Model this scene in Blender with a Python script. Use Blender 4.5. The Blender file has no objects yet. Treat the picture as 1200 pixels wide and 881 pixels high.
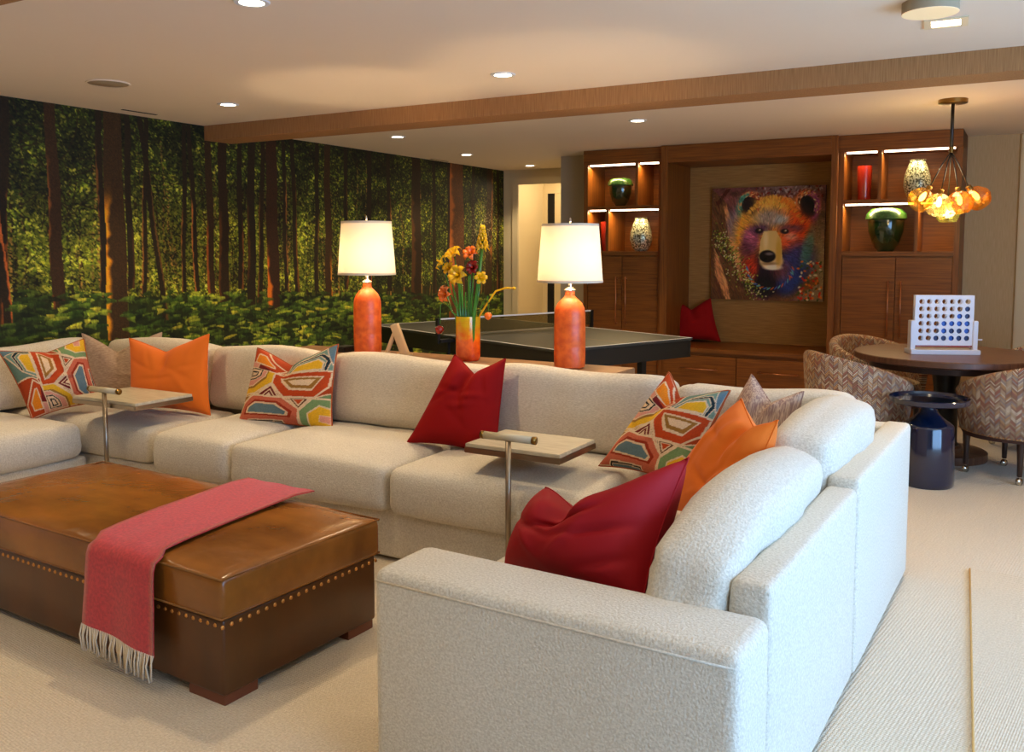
import bpy, bmesh, math, random
import numpy as np
from mathutils import Vector, Matrix, Euler
C = bpy.context.scene.collection
SC = bpy.context.scene
R = math.radians
random.seed(7)
rng = np.random.default_rng(11)

# ------------------------------------------------------------------ camera
cam = bpy.data.cameras.new('camera'); cam.lens = 31.5; cam.sensor_width = 36; cam.sensor_fit = 'HORIZONTAL'
cam.shift_y = -65.5 / 1200; cam.clip_start = 0.05
co = bpy.data.objects.new('camera', cam); C.objects.link(co)
co.location = (0, 0, 1.5); co.rotation_euler = (R(90 - 4.52), 0, R(29.79))
SC.camera = co
# ------------------------------------------------------------------ world, exposure
w = bpy.data.worlds.new('world'); SC.world = w; w.use_nodes = True
w.node_tree.nodes['Background'].inputs[0].default_value = (0.75, 0.86, 1.0, 1)
w.node_tree.nodes['Background'].inputs[1].default_value = 1.0
vs = SC.view_settings
vs.view_transform = 'Standard'; vs.look = 'None'; vs.gamma = 1; vs.use_curve_mapping = False
vs.exposure = 0.34
CEIL = 2.52
WARM = (1.0, 0.76, 0.45)

def light(name, kind, loc, energy, color, rot=(0, 0, 0), parent=None, **kw):
    l = bpy.data.lights.new(name, kind); l.energy = energy; l.color = color
    for k, v in kw.items(): setattr(l, k, v)
    o = bpy.data.objects.new(name, l); C.objects.link(o)
    o.location = loc; o.rotation_euler = rot
    if parent: o.parent = parent
    return o
# daylight through the glazed doors on the right (outside the frame)
light('daylight', 'AREA', (2.62, 2.3, 1.25), 235, (0.29, 0.58, 1.0), (0, R(90), 0), shape='RECTANGLE', size=2.2, size_y=5.0)
CAN_W = 56

# ------------------------------------------------------------------ materials
def srgb(r, g=None, b=None):
    if isinstance(r, (tuple, list)): r, g, b = r
    f = lambda c: (c / 255 / 12.92) if c / 255 <= 0.04045 else ((c / 255 + 0.055) / 1.055) ** 2.4
    return (f(r), f(g), f(b), 1)

def mat(name, col, rough=0.6, metal=0.0, col2=None, scale=(8, 8, 8), nscale=1.0, bump=0.0, bscale=200, coords='Object',
        emit=None, estr=0, spec=0.5, coat=0, sheen=0, detail=3, contrast=(0.35, 0.65), trans=0, bdist=0.002):
    m = bpy.data.materials.new(name); m.use_nodes = True
    nt = m.node_tree; b = nt.nodes['Principled BSDF']
    b.inputs['Base Color'].default_value = col; b.inputs['Roughness'].default_value = rough
    b.inputs['Metallic'].default_value = metal; b.inputs['Specular IOR Level'].default_value = spec
    b.inputs['Coat Weight'].default_value = coat; b.inputs['Coat Roughness'].default_value = 0.12
    b.inputs['Sheen Weight'].default_value = sheen
    b.inputs['Transmission Weight'].default_value = trans
    if emit: b.inputs['Emission Color'].default_value = emit; b.inputs['Emission Strength'].default_value = estr
    tc = nt.nodes.new('ShaderNodeTexCoord')
    if col2:
        mp = nt.nodes.new('ShaderNodeMapping'); mp.inputs['Scale'].default_value = scale
        n = nt.nodes.new('ShaderNodeTexNoise'); n.inputs['Scale'].default_value = nscale; n.inputs['Detail'].default_value = detail
        r = nt.nodes.new('ShaderNodeValToRGB')
        r.color_ramp.elements[0].position = contrast[0]; r.color_ramp.elements[1].position = contrast[1]
        r.color_ramp.elements[0].color = col; r.color_ramp.elements[1].color = col2
        nt.links.new(tc.outputs[coords], mp.inputs[0]); nt.links.new(mp.outputs[0], n.inputs['Vector'])
        nt.links.new(n.outputs['Fac'], r.inputs[0]); nt.links.new(r.outputs[0], b.inputs['Base Color'])
    if bump:
        n2 = nt.nodes.new('ShaderNodeTexNoise'); n2.inputs['Scale'].default_value = bscale; n2.inputs['Detail'].default_value = 2
        bp = nt.nodes.new('ShaderNodeBump'); bp.inputs['Strength'].default_value = bump; bp.inputs['Distance'].default_value = bdist
        nt.links.new(tc.outputs[coords], n2.inputs['Vector']); nt.links.new(n2.outputs['Fac'], bp.inputs['Height'])
        nt.links.new(bp.outputs[0], b.inputs['Normal'])
    return m

def attr_mat(name, rough=0.8, bump=0.0, bscale=300, coat=0):
    m = mat(name, (0.5, 0.5, 0.5, 1), rough, bump=bump, bscale=bscale, spec=0.3, coat=coat)
    nt = m.node_tree; a = nt.nodes.new('ShaderNodeAttribute'); a.attribute_name = 'print'
    nt.links.new(a.outputs['Color'], nt.nodes['Principled BSDF'].inputs['Base Color'])
    return m

M = {}
M['ceiling'] = mat('ceiling_paint', srgb(236, 220, 198), 0.75)
M['wall'] = mat('linen_wallpaper', srgb(206, 180, 138), 0.85, col2=srgb(196, 168, 124), scale=(60, 60, 3), nscale=3)
M['trimw'] = mat('cream_trim_paint', srgb(222, 206, 170), 0.5)
M['grey'] = mat('grey_wall_paint', srgb(178, 165, 140), 0.8)
M['grass'] = mat('grasscloth', srgb(178, 130, 66), 0.8, col2=srgb(152, 108, 52), scale=(3, 3, 90), nscale=2, bump=0.25, bscale=150)
M['beam'] = mat('beam_wrap', srgb(176, 128, 78), 0.8, col2=srgb(150, 104, 60), scale=(110, 110, 3), nscale=2.0, bump=0.2, bscale=120)
M['wood'] = mat('walnut_veneer', srgb(142, 82, 24), 0.42, col2=srgb(110, 58, 14), scale=(1.2, 1.2, 34), nscale=2.2, detail=5)
M['woodv'] = mat('walnut_veneer_upright', srgb(142, 82, 24), 0.42, col2=srgb(110, 58, 14), scale=(34, 34, 1.2), nscale=2.2, detail=5)
M['table_wood'] = mat('dark_oak', srgb(112, 72, 48), 0.38, col2=srgb(86, 52, 34), scale=(2, 30, 2), nscale=2, detail=5)
M['console_wood'] = mat('console_oak', srgb(150, 112, 76), 0.5, col2=srgb(128, 92, 60), scale=(2, 40, 10), nscale=2)
M['pale_wood'] = mat('pale_beech', srgb(214, 180, 130), 0.5)
M['boucle'] = mat('cream_boucle', srgb(226, 218, 202), 0.95, col2=srgb(204, 194, 176), scale=(1, 1, 1), nscale=140, bump=0.8, bscale=150, bdist=0.004, sheen=0.15)
M['linen'] = mat('cream_linen_weave', srgb(222, 212, 194), 0.95, col2=srgb(200, 188, 168), scale=(40, 40, 160), nscale=2, bump=0.5, bscale=190, bdist=0.003, sheen=0.1)
M['leather'] = mat('tan_leather', srgb(158, 98, 36), 0.24, col2=srgb(112, 66, 22), scale=(1.5, 3.5, 3), nscale=1.6, detail=6, bump=0.3, bscale=16, contrast=(0.3, 0.7), bdist=0.008)
M['leather_d'] = mat('tan_leather_sides', srgb(92, 52, 16), 0.32, col2=srgb(78, 44, 14), scale=(4, 4, 2), nscale=1.5, detail=5, bump=0.1, bscale=60)
M['foot'] = mat('foot_wood', srgb(112, 58, 34), 0.4)
M['nail'] = mat('antique_brass_nail', srgb(206, 146, 78), 0.35, 0.9)
M['throw'] = mat('coral_wool', srgb(200, 50, 48), 0.95, col2=srgb(172, 38, 38), scale=(1, 1, 1), nscale=90, bump=0.4, bscale=260, sheen=0.3)
M['fringe'] = mat('cream_fringe', srgb(222, 206, 180), 0.9)
M['orange'] = mat('orange_cotton', srgb(232, 112, 6), 0.85, bump=0.15, bscale=400, sheen=0.1)
M['red'] = mat('red_cotton', srgb(148, 12, 12), 0.9, bump=0.15, bscale=400, spec=.2)
M['crimson'] = mat('crimson_cotton', srgb(156, 8, 20), 0.7, bump=0.12, bscale=400, spec=.3)
M['taupe'] = mat('taupe_slub_linen', srgb(190, 164, 138), 0.9, col2=srgb(156, 128, 106), scale=(30, 30, 160), nscale=1.5, bump=0.3, bscale=200)
M['taupe2'] = mat('mauve_slub_stripe', srgb(204, 178, 156), 0.9, col2=srgb(152, 122, 116), scale=(150, 150, 14), nscale=1.2, bump=0.3, bscale=200, contrast=(0.42, 0.58))
M['piping'] = mat('rust_piping', srgb(176, 80, 30), 0.8)
M['print'] = attr_mat('patchwork_print', 0.85, 0.15, 400)
M['mural'] = attr_mat('forest_wallpaper', 0.7)
M['painting'] = attr_mat('bear_canvas', 0.4, 0.3, 90)
M['nickel'] = mat('brushed_nickel', srgb(160, 146, 128), 0.32, 1.0)
M['travertine'] = mat('pale_travertine', srgb(206, 196, 170), 0.35, col2=srgb(188, 176, 148), scale=(6, 30, 6), nscale=1.5)
M['bronze'] = mat('bronze_handle', srgb(196, 130, 92), 0.3, 1.0)
M['ceramic'] = mat('orange_crackle_ceramic', srgb(240, 112, 40), 0.42, col2=srgb(216, 84, 28), scale=(1, 1, 1), nscale=26, bump=0.4, bscale=60, coat=0.12, detail=5)
M['brass'] = mat('aged_brass', srgb(150, 116, 60), 0.3, 1.0)
M['silver'] = mat('lamp_fitting', srgb(220, 214, 200), 0.2, 1.0)
M['black'] = mat('black_metal', srgb(24, 22, 20), 0.4)
M['pp_top'] = mat('table_tennis_top', srgb(62, 62, 56), 0.45)
M['pp_side'] = mat('table_tennis_apron', srgb(26, 24, 18), 0.5)
M['white'] = mat('white_paint', srgb(232, 232, 232), 0.4)
M['white_gloss'] = mat('white_acrylic', srgb(228, 228, 236), 0.3)
M['navy'] = mat('navy_lacquer', srgb(3, 22, 52), 0.12, coat=1.0)
M['disc_d'] = mat('navy_disc', srgb(14, 24, 96), 0.4)
M['disc_l'] = mat('blue_disc', srgb(28, 92, 200), 0.4)
M['darkleg'] = mat('dark_walnut_leg', srgb(52, 32, 24), 0.35)
M['green'] = mat('green_glaze', srgb(14, 44, 16), 0.12, coat=1.0)
M['green_rib'] = mat('green_ribbed_glaze', srgb(66, 110, 44), 0.35, col2=srgb(30, 66, 20), scale=(1, 1, 1), nscale=60, coat=0.5)
M['mottle'] = mat('silver_mottled_ceramic', srgb(196, 200, 170), 0.3, 0.3, col2=srgb(70, 70, 44), scale=(1, 1, 1), nscale=70, detail=2, contrast=(0.45, 0.55), bump=0.6, bscale=70)
M['redvase'] = mat('red_glass', srgb(150, 34, 18), 0.3, coat=0.4)
M['stem'] = mat('green_glass_stem', srgb(60, 130, 40), 0.2, coat=0.6)
M['yellow'] = mat('yellow_glass', srgb(244, 190, 10), 0.18, coat=0.7)
M['amberfl'] = mat('orange_glass', srgb(236, 110, 16), 0.2, coat=0.7)
M['redfl'] = mat('ruby_glass', srgb(150, 20, 10), 0.2, coat=0.7)
M['speaker'] = mat('speaker_grille', srgb(168, 150, 122), 0.8)
M['dark'] = mat('dark_gap', srgb(14, 12, 10), 0.9)
M['bulb'] = mat('lamp_lens', (1, 1, 1, 1), emit=(1, 0.86, 0.62, 1), estr=14)
M['disk_glow'] = mat('ceiling_lamp_diffuser', srgb(240, 220, 180), emit=(1, 0.72, 0.36, 1), estr=0.25)
M['led'] = mat('led_strip', (1, 1, 1, 1), emit=(1, 0.84, 0.6, 1), estr=7)
M['filament'] = mat('pendant_bulb', (1, 1, 1, 1), emit=(1, 0.74, 0.32, 1), estr=10)

# carpet: woven cream pile
def carpet(name, a, b, s1, s2):
    m = mat(name, a, 0.97, col2=b, scale=(1, 1, 1), nscale=120, sheen=0.1)
    nt = m.node_tree; tc = nt.nodes.new('ShaderNodeTexCoord'); mp = nt.nodes.new('ShaderNodeMapping')
    mp.inputs['Rotation'].default_value = (0, 0, R(8))
    wv = nt.nodes.new('ShaderNodeTexWave'); wv.inputs['Scale'].default_value = s1; wv.inputs['Distortion'].default_value = 2.5
    wv.inputs['Detail Scale'].default_value = 6; wv.inputs['Detail'].default_value = 1
    w2 = nt.nodes.new('ShaderNodeTexWave'); w2.bands_direction = 'Y'; w2.inputs['Scale'].default_value = s2; w2.inputs['Distortion'].default_value = 2
    ad = nt.nodes.new('ShaderNodeMath'); ad.operation = 'ADD'
    bp = nt.nodes.new('ShaderNodeBump'); bp.inputs['Strength'].default_value = 0.5; bp.inputs['Distance'].default_value = 0.004
    nt.links.new(tc.outputs['Object'], mp.inputs[0]); nt.links.new(mp.outputs[0], wv.inputs[0]); nt.links.new(mp.outputs[0], w2.inputs[0])
    nt.links.new(wv.outputs['Fac'], ad.inputs[0]); nt.links.new(w2.outputs['Fac'], ad.inputs[1])
    nt.links.new(ad.outputs[0], bp.inputs['Height']); nt.links.new(bp.outputs[0], nt.nodes['Principled BSDF'].inputs['Normal'])
    return m
M['carpet'] = carpet('cream_carpet', srgb(222, 208, 186), srgb(204, 188, 164), 26, 34)
M['carpet2'] = carpet('cream_carpet_ribbed', srgb(220, 204, 180), srgb(202, 184, 158), 40, 12)
M['binding'] = mat('straw_binding', srgb(196, 158, 96), 0.9)

# lamp shade: thin translucent fabric
def shade_mat():
    m = bpy.data.materials.new('lamp_shade_fabric'); m.use_nodes = True; nt = m.node_tree
    nt.nodes.clear(); out = nt.nodes.new('ShaderNodeOutputMaterial'); mx = nt.nodes.new('ShaderNodeMixShader')
    d = nt.nodes.new('ShaderNodeBsdfDiffuse'); t = nt.nodes.new('ShaderNodeBsdfTranslucent')
    d.inputs[0].default_value = srgb(240, 228, 205); t.inputs[0].default_value = srgb(250, 232, 200); mx.inputs[0].default_value = 0.14
    nt.links.new(d.outputs[0], mx.inputs[1]); nt.links.new(t.outputs[0], mx.inputs[2]); nt.links.new(mx.outputs[0], out.inputs[0])
    return m
M['shade'] = shade_mat()
def glass_mat(name, col, gl=0.14):
    m = bpy.data.materials.new(name); m.use_nodes = True; nt = m.node_tree
    nt.nodes.clear(); out = nt.nodes.new('ShaderNodeOutputMaterial'); mx = nt.nodes.new('ShaderNodeMixShader'); m2 = nt.nodes.new('ShaderNodeMixShader')
    t = nt.nodes.new('ShaderNodeBsdfTransparent'); g = nt.nodes.new('ShaderNodeBsdfGlossy'); tr = nt.nodes.new('ShaderNodeBsdfTranslucent')
    t.inputs[0].default_value = col; g.inputs['Roughness'].default_value = 0.05; tr.inputs[0].default_value = col
    mx.inputs[0].default_value = gl; m2.inputs[0].default_value = 0.10
    nt.links.new(t.outputs[0], m2.inputs[1]); nt.links.new(tr.outputs[0], m2.inputs[2])
    nt.links.new(m2.outputs[0], mx.inputs[1]); nt.links.new(g.outputs[0], mx.inputs[2]); nt.links.new(mx.outputs[0], out.inputs[0])
    return m
M['amber'] = glass_mat('amber_glass', srgb(255, 212, 120)); M['clearg'] = glass_mat('pale_yellow_glass', srgb(252, 240, 190))
M['orangeg'] = glass_mat('deep_orange_glass', srgb(255, 190, 90)); M['greeng'] = glass_mat('yellow_green_glass', srgb(236, 244, 170))
M['pane'] = glass_mat('window_glass', (0.95, 0.97, 1, 1), 0.05)
M['net'] = glass_mat('net_mesh', (0.55, 0.52, 0.42, 1), 0.0)
# vase gradient red -> yellow
def grad_mat():
    m = mat('sunset_glass', srgb(230, 90, 10), 0.15, coat=0.8); nt = m.node_tree
    tc = nt.nodes.new('ShaderNodeTexCoord'); sp = nt.nodes.new('ShaderNodeSeparateXYZ'); r = nt.nodes.new('ShaderNodeValToRGB')
    n = nt.nodes.new('ShaderNodeTexNoise'); n.inputs['Scale'].default_value = 30; ad = nt.nodes.new('ShaderNodeMath'); ad.operation = 'MULTIPLY_ADD'
    ad.inputs[1].default_value = 0.45; mu = nt.nodes.new('ShaderNodeMath'); mu.operation = 'MULTIPLY_ADD'; mu.inputs[1].default_value = 3.0; mu.inputs[2].default_value = -0.1
    e = r.color_ramp.elements; e[0].color = srgb(168, 22, 6); e[0].position = 0.1; e[1].color = srgb(226, 196, 20); e[1].position = 0.95
    k = e.new(0.5); k.color = srgb(232, 96, 10)
    nt.links.new(tc.outputs['Object'], sp.inputs[0]); nt.links.new(tc.outputs['Object'], n.inputs['Vector'])
    nt.links.new(sp.outputs['Z'], mu.inputs[0]); nt.links.new(n.outputs['Fac'], ad.inputs[0]); nt.links.new(mu.outputs[0], ad.inputs[2])
    nt.links.new(ad.outputs[0], r.inputs[0]); nt.links.new(r.outputs[0], nt.nodes['Principled BSDF'].inputs['Base Color'])
    return m
M['sunset'] = grad_mat()
# herringbone tweed for the chairs (uses UV in metres)
def tweed():
    m = bpy.data.materials.new('herringbone_weave'); m.use_nodes = True; nt = m.node_tree; b = nt.nodes['Principled BSDF']; b.inputs['Roughness'].default_value = 0.9
    uv = nt.nodes.new('ShaderNodeTexCoord'); sp = nt.nodes.new('ShaderNodeSeparateXYZ'); nt.links.new(uv.outputs['UV'], sp.inputs[0])
    def mth(op, a, bb=None, c=None):
        n = nt.nodes.new('ShaderNodeMath'); n.operation = op
        for i, x in enumerate((a, bb, c)):
            if x is None: continue
            if isinstance(x, (int, float)): n.inputs[i].default_value = x
            else: nt.links.new(x, n.inputs[i])
        return n.outputs[0]
    u, v = sp.outputs['X'], sp.outputs['Y']
    zig = mth('PINGPONG', u, 0.03)
    d = mth('ADD', v, mth('MULTIPLY', zig, 1.0))
    st = mth('FRACT', mth('MULTIPLY', d, 84))
    col = mth('FLOOR', mth('MULTIPLY', u, 33.333)); row = mth('FLOOR', mth('MULTIPLY', d, 84))
    cb = nt.nodes.new('ShaderNodeCombineXYZ'); nt.links.new(col, cb.inputs[0]); nt.links.new(row, cb.inputs[1])
    wn = nt.nodes.new('ShaderNodeTexWhiteNoise'); nt.links.new(cb.outputs[0], wn.inputs['Vector'])
    r = nt.nodes.new('ShaderNodeValToRGB'); r.color_ramp.interpolation = 'CONSTANT'; e = r.color_ramp.elements
    cols = [(0, (196, 166, 132)), (0.25, (156, 112, 84)), (0.42, (222, 198, 168)), (0.62, (176, 112, 90)), (0.75, (166, 148, 138)), (0.88, (204, 154, 104))]
    e[0].color = srgb(cols[0][1]); e[0].position = 0; e[1].color = srgb(cols[-1][1]); e[1].position = cols[-1][0]
    for p, c in cols[1:-1]: k = e.new(p); k.color = srgb(c)
    nt.links.new(wn.outputs['Value'], r.inputs[0])
    mx = nt.nodes.new('ShaderNodeMix'); mx.data_type = 'RGBA'; mx.inputs[7].default_value = srgb(74, 46, 36)
    gap = mth('MAXIMUM', mth('GREATER_THAN', st, 0.6), mth('LESS_THAN', mth('FRACT', mth('MULTIPLY', u, 33.333)), 0.07)); nt.links.new(gap, mx.inputs[0]); nt.links.new(r.outputs[0], mx.inputs[6])
    nt.links.new(mx.outputs[2], b.inputs['Base Color'])
    bp = nt.nodes.new('ShaderNodeBump'); bp.inputs['Strength'].default_value = 0.5; bp.inputs['Distance'].default_value = 0.003
    nt.links.new(mth('SUBTRACT', 1, gap), bp.inputs['Height']); nt.links.new(bp.outputs[0], b.inputs['Normal'])
    return m
M['tweed'] = tweed()

# ------------------------------------------------------------------ builders
def tag(o, label=None, cat=None, group=None, kind=None):
    if label: o['label'] = label
    if cat: o['category'] = cat
    if group: o['group'] = group
    if kind: o['kind'] = kind
    return o
def empty(name, loc, rz=0, label=None, cat=None, group=None, rot=None):
    o = bpy.data.objects.new(name, None); C.objects.link(o); o.location = loc
    o.rotation_euler = rot if rot else (0, 0, rz); o.empty_display_size = 0.1
    return tag(o, label, cat, group)
def link(name, me, parent=None, loc=(0, 0, 0), rot=(0, 0, 0)):
    o = bpy.data.objects.new(name, me); C.objects.link(o); o.location = loc; o.rotation_euler = rot
    if parent: o.parent = parent
    return o
def mesh(name, verts, faces, m, parent=None, loc=(0, 0, 0), rot=(0, 0, 0), smooth=True):
    me = bpy.data.meshes.new(name); me.from_pydata([tuple(v) for v in verts], [], faces)
    if m: me.materials.append(m)
    if smooth: me.polygons.foreach_set('use_smooth', [True] * len(me.polygons))
    me.update()
    return link(name, me, parent, loc, rot)
def axis(h, r, n):
    if r >= h: r = h * 0.999
    a = [-h + r * (1 - math.cos(t)) for t in (0, 0.45, 0.95, math.pi / 2)]
    inner = [(-h + r) + (2 * (h - r)) * i / n for i in range(1, n)] if h - r > 1e-4 else []
    return a + inner + [-x for x in reversed(a)]
def rbox_data(sx, sy, sz, r, n=(4, 4, 4), fn=None):
    h = (sx / 2, sy / 2, sz / 2); r = min(r, *h)
    ax = [axis(h[i], r, n[i]) for i in range(3)]
    ids = {}; verts = []; faces = []
    def vid(i, j, k):
        key = (i, j, k)
        if key not in ids:
            p = Vector((ax[0][i], ax[1][j], ax[2][k]))
            q = Vector([max(-(h[a] - r), min(h[a] - r, p[a])) for a in range(3)])
            d = p - q
            if d.length > 1e-9: p = q + d.normalized() * r
            if fn: p = fn(p, h)
            ids[key] = len(verts); verts.append(p)
        return ids[key]
    nx, ny, nz = [len(a) - 1 for a in ax]
    for i in range(nx):
        for j in range(ny):
            faces.append((vid(i, j, nz), vid(i + 1, j, nz), vid(i + 1, j + 1, nz), vid(i, j + 1, nz)))
            faces.append((vid(i, j + 1, 0), vid(i + 1, j + 1, 0), vid(i + 1, j, 0), vid(i, j, 0)))
    for i in range(nx):
        for k in range(nz):
            faces.append((vid(i, 0, k), vid(i + 1, 0, k), vid(i + 1, 0, k + 1), vid(i, 0, k + 1)))
            faces.append((vid(i, ny, k + 1), vid(i + 1, ny, k + 1), vid(i + 1, ny, k), vid(i, ny, k)))
    for j in range(ny):
        for k in range(nz):
            faces.append((vid(0, j, k + 1), vid(0, j + 1, k + 1), vid(0, j + 1, k), vid(0, j, k)))
            faces.append((vid(nx, j, k), vid(nx, j + 1, k), vid(nx, j + 1, k + 1), vid(nx, j, k + 1)))
    return verts, faces
def rbox(name, size, loc, m, parent=None, r=0.01, n=(1, 1, 1), rot=(0, 0, 0), fn=None):
    v, f = rbox_data(*size, r, n, fn)
    return mesh(name, v, f, m, parent, loc, rot)
def box(name, lo, hi, m, parent=None, bev=0.0):
    """sharp (or slightly bevelled) box between two corners"""
    s = [hi[i] - lo[i] for i in range(3)]; c = [(hi[i] + lo[i]) / 2 for i in range(3)]
    bm = bmesh.new(); bmesh.ops.create_cube(bm, size=1)
    for v in bm.verts: v.co = Vector((v.co.x * s[0], v.co.y * s[1], v.co.z * s[2]))
    if bev: bmesh.ops.bevel(bm, geom=list(bm.edges), offset=min(bev, min(s) * 0.45), segments=2, affect='EDGES')
    me = bpy.data.meshes.new(name); bm.to_mesh(me); bm.free(); me.materials.append(m)
    return link(name, me, parent, c)
def lathe(name, prof, m, parent=None, loc=(0, 0, 0), rot=(0, 0, 0), seg=32, caps=True, smooth=True):
    verts = []; faces = []
    for (r, z) in prof:
        for s in range(seg):
            a = 2 * math.pi * s / seg; verts.append((r * math.cos(a), r * math.sin(a), z))
    for i in range(len(prof) - 1):
        for s in range(seg):
            t = (s + 1) % seg
            faces.append((i * seg + s, i * seg + t, (i + 1) * seg + t, (i + 1) * seg + s))
    if caps:
        faces.append(tuple(reversed(range(seg)))); k = (len(prof) - 1) * seg
        faces.append(tuple(range(k, k + seg)))
    o = mesh(name, verts, faces, m, parent, loc, rot, smooth)
    if smooth:
        try: o.data.set_sharp_from_angle(angle=R(40))
        except Exception: pass
    return o
def tube_data(pts, rad, seg=8, closed=False):
    pts = [Vector(p) for p in pts]; n = len(pts); verts = []; faces = []
    rads = rad if isinstance(rad, (list, tuple)) else [rad] * n
    prev = None
    for i, p in enumerate(pts):
        a = pts[(i - 1) % n] if (closed or i > 0) else p; b = pts[(i + 1) % n] if (closed or i < n - 1) else p
        t = (b - a).normalized()
        if prev is None: u = t.orthogonal().normalized()
        else: u = (prev - t * prev.dot(t)).normalized()
        prev = u; v = t.cross(u)
        for s in range(seg):
            an = 2 * math.pi * s / seg; verts.append(p + (u * math.cos(an) + v * math.sin(an)) * rads[i])
    m_ = n if closed else n - 1
    for i in range(m_):
        j = (i + 1) % n
        for s in range(seg):
            t = (s + 1) % seg; faces.append((i * seg + s, i * seg + t, j * seg + t, j * seg + s))
    if not closed:
        faces.append(tuple(reversed(range(seg)))); faces.append(tuple(range((n - 1) * seg, n * seg)))
    return verts, faces
def tube(name, pts, rad, m, parent=None, loc=(0, 0, 0), rot=(0, 0, 0), seg=8, closed=False):
    v, f = tube_data(pts, rad, seg, closed); return mesh(name, v, f, m, parent, loc, rot)
def join(lst):
    V = []; F = []
    for v, f in lst:
        k = len(V); V += list(v); F += [tuple(i + k for i in q) for q in f]
    return V, F
def bdata(lo, hi):
    v = [(x, y, z) for x in (lo[0], hi[0]) for y in (lo[1], hi[1]) for z in (lo[2], hi[2])]
    return v, [(0, 1, 3, 2), (4, 6, 7, 5), (0, 4, 5, 1), (2, 3, 7, 6), (0, 2, 6, 4), (1, 5, 7, 3)]

# ------------------------------------------------------------------ painting helpers (flat print kept as colour on a fine grid)
def lin(a):
    a = np.asarray(a, dtype=np.float64) / 255.0
    return np.where(a <= 0.04045, a / 12.92, ((a + 0.055) / 1.055) ** 2.4)
def vnoise(h, w, ch, cw):
    g = rng.random((ch + 2, cw + 2)); y = np.linspace(0, ch, h); x = np.linspace(0, cw, w)
    yi = y.astype(int); xi = x.astype(int); fy = (y - yi)[:, None]; fx = (x - xi)[None]
    fy = fy * fy * (3 - 2 * fy); fx = fx * fx * (3 - 2 * fx)
    a = g[yi][:, xi]; b = g[yi][:, xi + 1]; c = g[yi + 1][:, xi]; d = g[yi + 1][:, xi + 1]
    return (a * (1 - fx) + b * fx) * (1 - fy) + (c * (1 - fx) + d * fx) * fy
def stamp(img, x, y, a, b, ang, col, alpha=1.0):
    """ellipse stamp; x right, y up (row index)"""
    H, W, _ = img.shape; r = max(a, b) + 1
    x0, x1 = max(0, int(x - r)), min(W, int(x + r) + 2); y0, y1 = max(0, int(y - r)), min(H, int(y + r) + 2)
    if x0 >= x1 or y0 >= y1: return
    X = np.arange(x0, x1)[None] - x; Y = np.arange(y0, y1)[:, None] - y
    c, s = math.cos(ang), math.sin(ang)
    d = ((X * c + Y * s) / a) ** 2 + ((-X * s + Y * c) / b) ** 2
    k = np.clip(1.6 - d * 1.2, 0, 1)[..., None] * alpha
    img[y0:y1, x0:x1] = img[y0:y1, x0:x1] * (1 - k) + np.asarray(col) * k
def poly_mask(P, X, Y):
    ins = np.zeros(X.shape, bool); n = len(P)
    for i in range(n):
        x0, y0 = P[i]; x1, y1 = P[(i + 1) % n]
        if y0 == y1: continue
        c = ((y0 > Y) != (y1 > Y)) & (X < (x1 - x0) * (Y - y0) / (y1 - y0) + x0)
        ins ^= c
    return ins
def edge_dist(P, X, Y):
    d = np.full(X.shape, 1e9); n = len(P)
    for i in range(n):
        x0, y0 = P[i]; x1, y1 = P[(i + 1) % n]; dx, dy = x1 - x0, y1 - y0; L = dx * dx + dy * dy + 1e-9
        t = np.clip(((X - x0) * dx + (Y - y0) * dy) / L, 0, 1)
        d = np.minimum(d, np.hypot(X - x0 - t * dx, Y - y0 - t * dy))
    return d
def set_print(me, colors):
    """colors: (nverts,3) sRGB 0-255"""
    at = me.color_attributes.new('print', 'FLOAT_COLOR', 'POINT')
    c = np.ones((len(me.vertices), 4), dtype=np.float32); c[:, :3] = lin(np.clip(colors, 0, 255)); at.data.foreach_set('color', c.ravel())
def grid_mesh(name, P, m, parent=None, smooth=False):
    """P: (rows, cols, 3) array of points"""
    h, w_ = P.shape[:2]; me = bpy.data.meshes.new(name)
    idx = np.arange(h * w_).reshape(h, w_)
    q = np.stack([idx[:-1, :-1], idx[:-1, 1:], idx[1:, 1:], idx[1:, :-1]], -1).reshape(-1, 4).astype(np.int32)
    me.vertices.add(h * w_); me.vertices.foreach_set('co', P.reshape(-1).astype(np.float32))
    me.loops.add(q.size); me.loops.foreach_set('vertex_index', q.ravel())
    me.polygons.add(len(q)); me.polygons.foreach_set('loop_start', np.arange(0, q.size, 4, dtype=np.int32))
    me.update(calc_edges=True); me.materials.append(m)
    me.polygons.foreach_set('use_smooth', [smooth] * len(q))
    return link(name, me, parent)

# =================================================================== THE ROOM
XL, XR, YB, YF = -5.97, 2.4, 10.2, -2.6
tag(box('floor', (XL - .1, YF - .1, -.1), (XR + .1, 11.5, 0), M['carpet']), 'cream woven carpet over the whole floor', 'carpet', kind='structure')
tag(box('ceiling', (XL - .1, YF - .1, CEIL), (XR + .1, 11.5, CEIL + .1), M['ceiling']), 'flat cream ceiling with recessed lights', 'ceiling', kind='structure')
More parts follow.
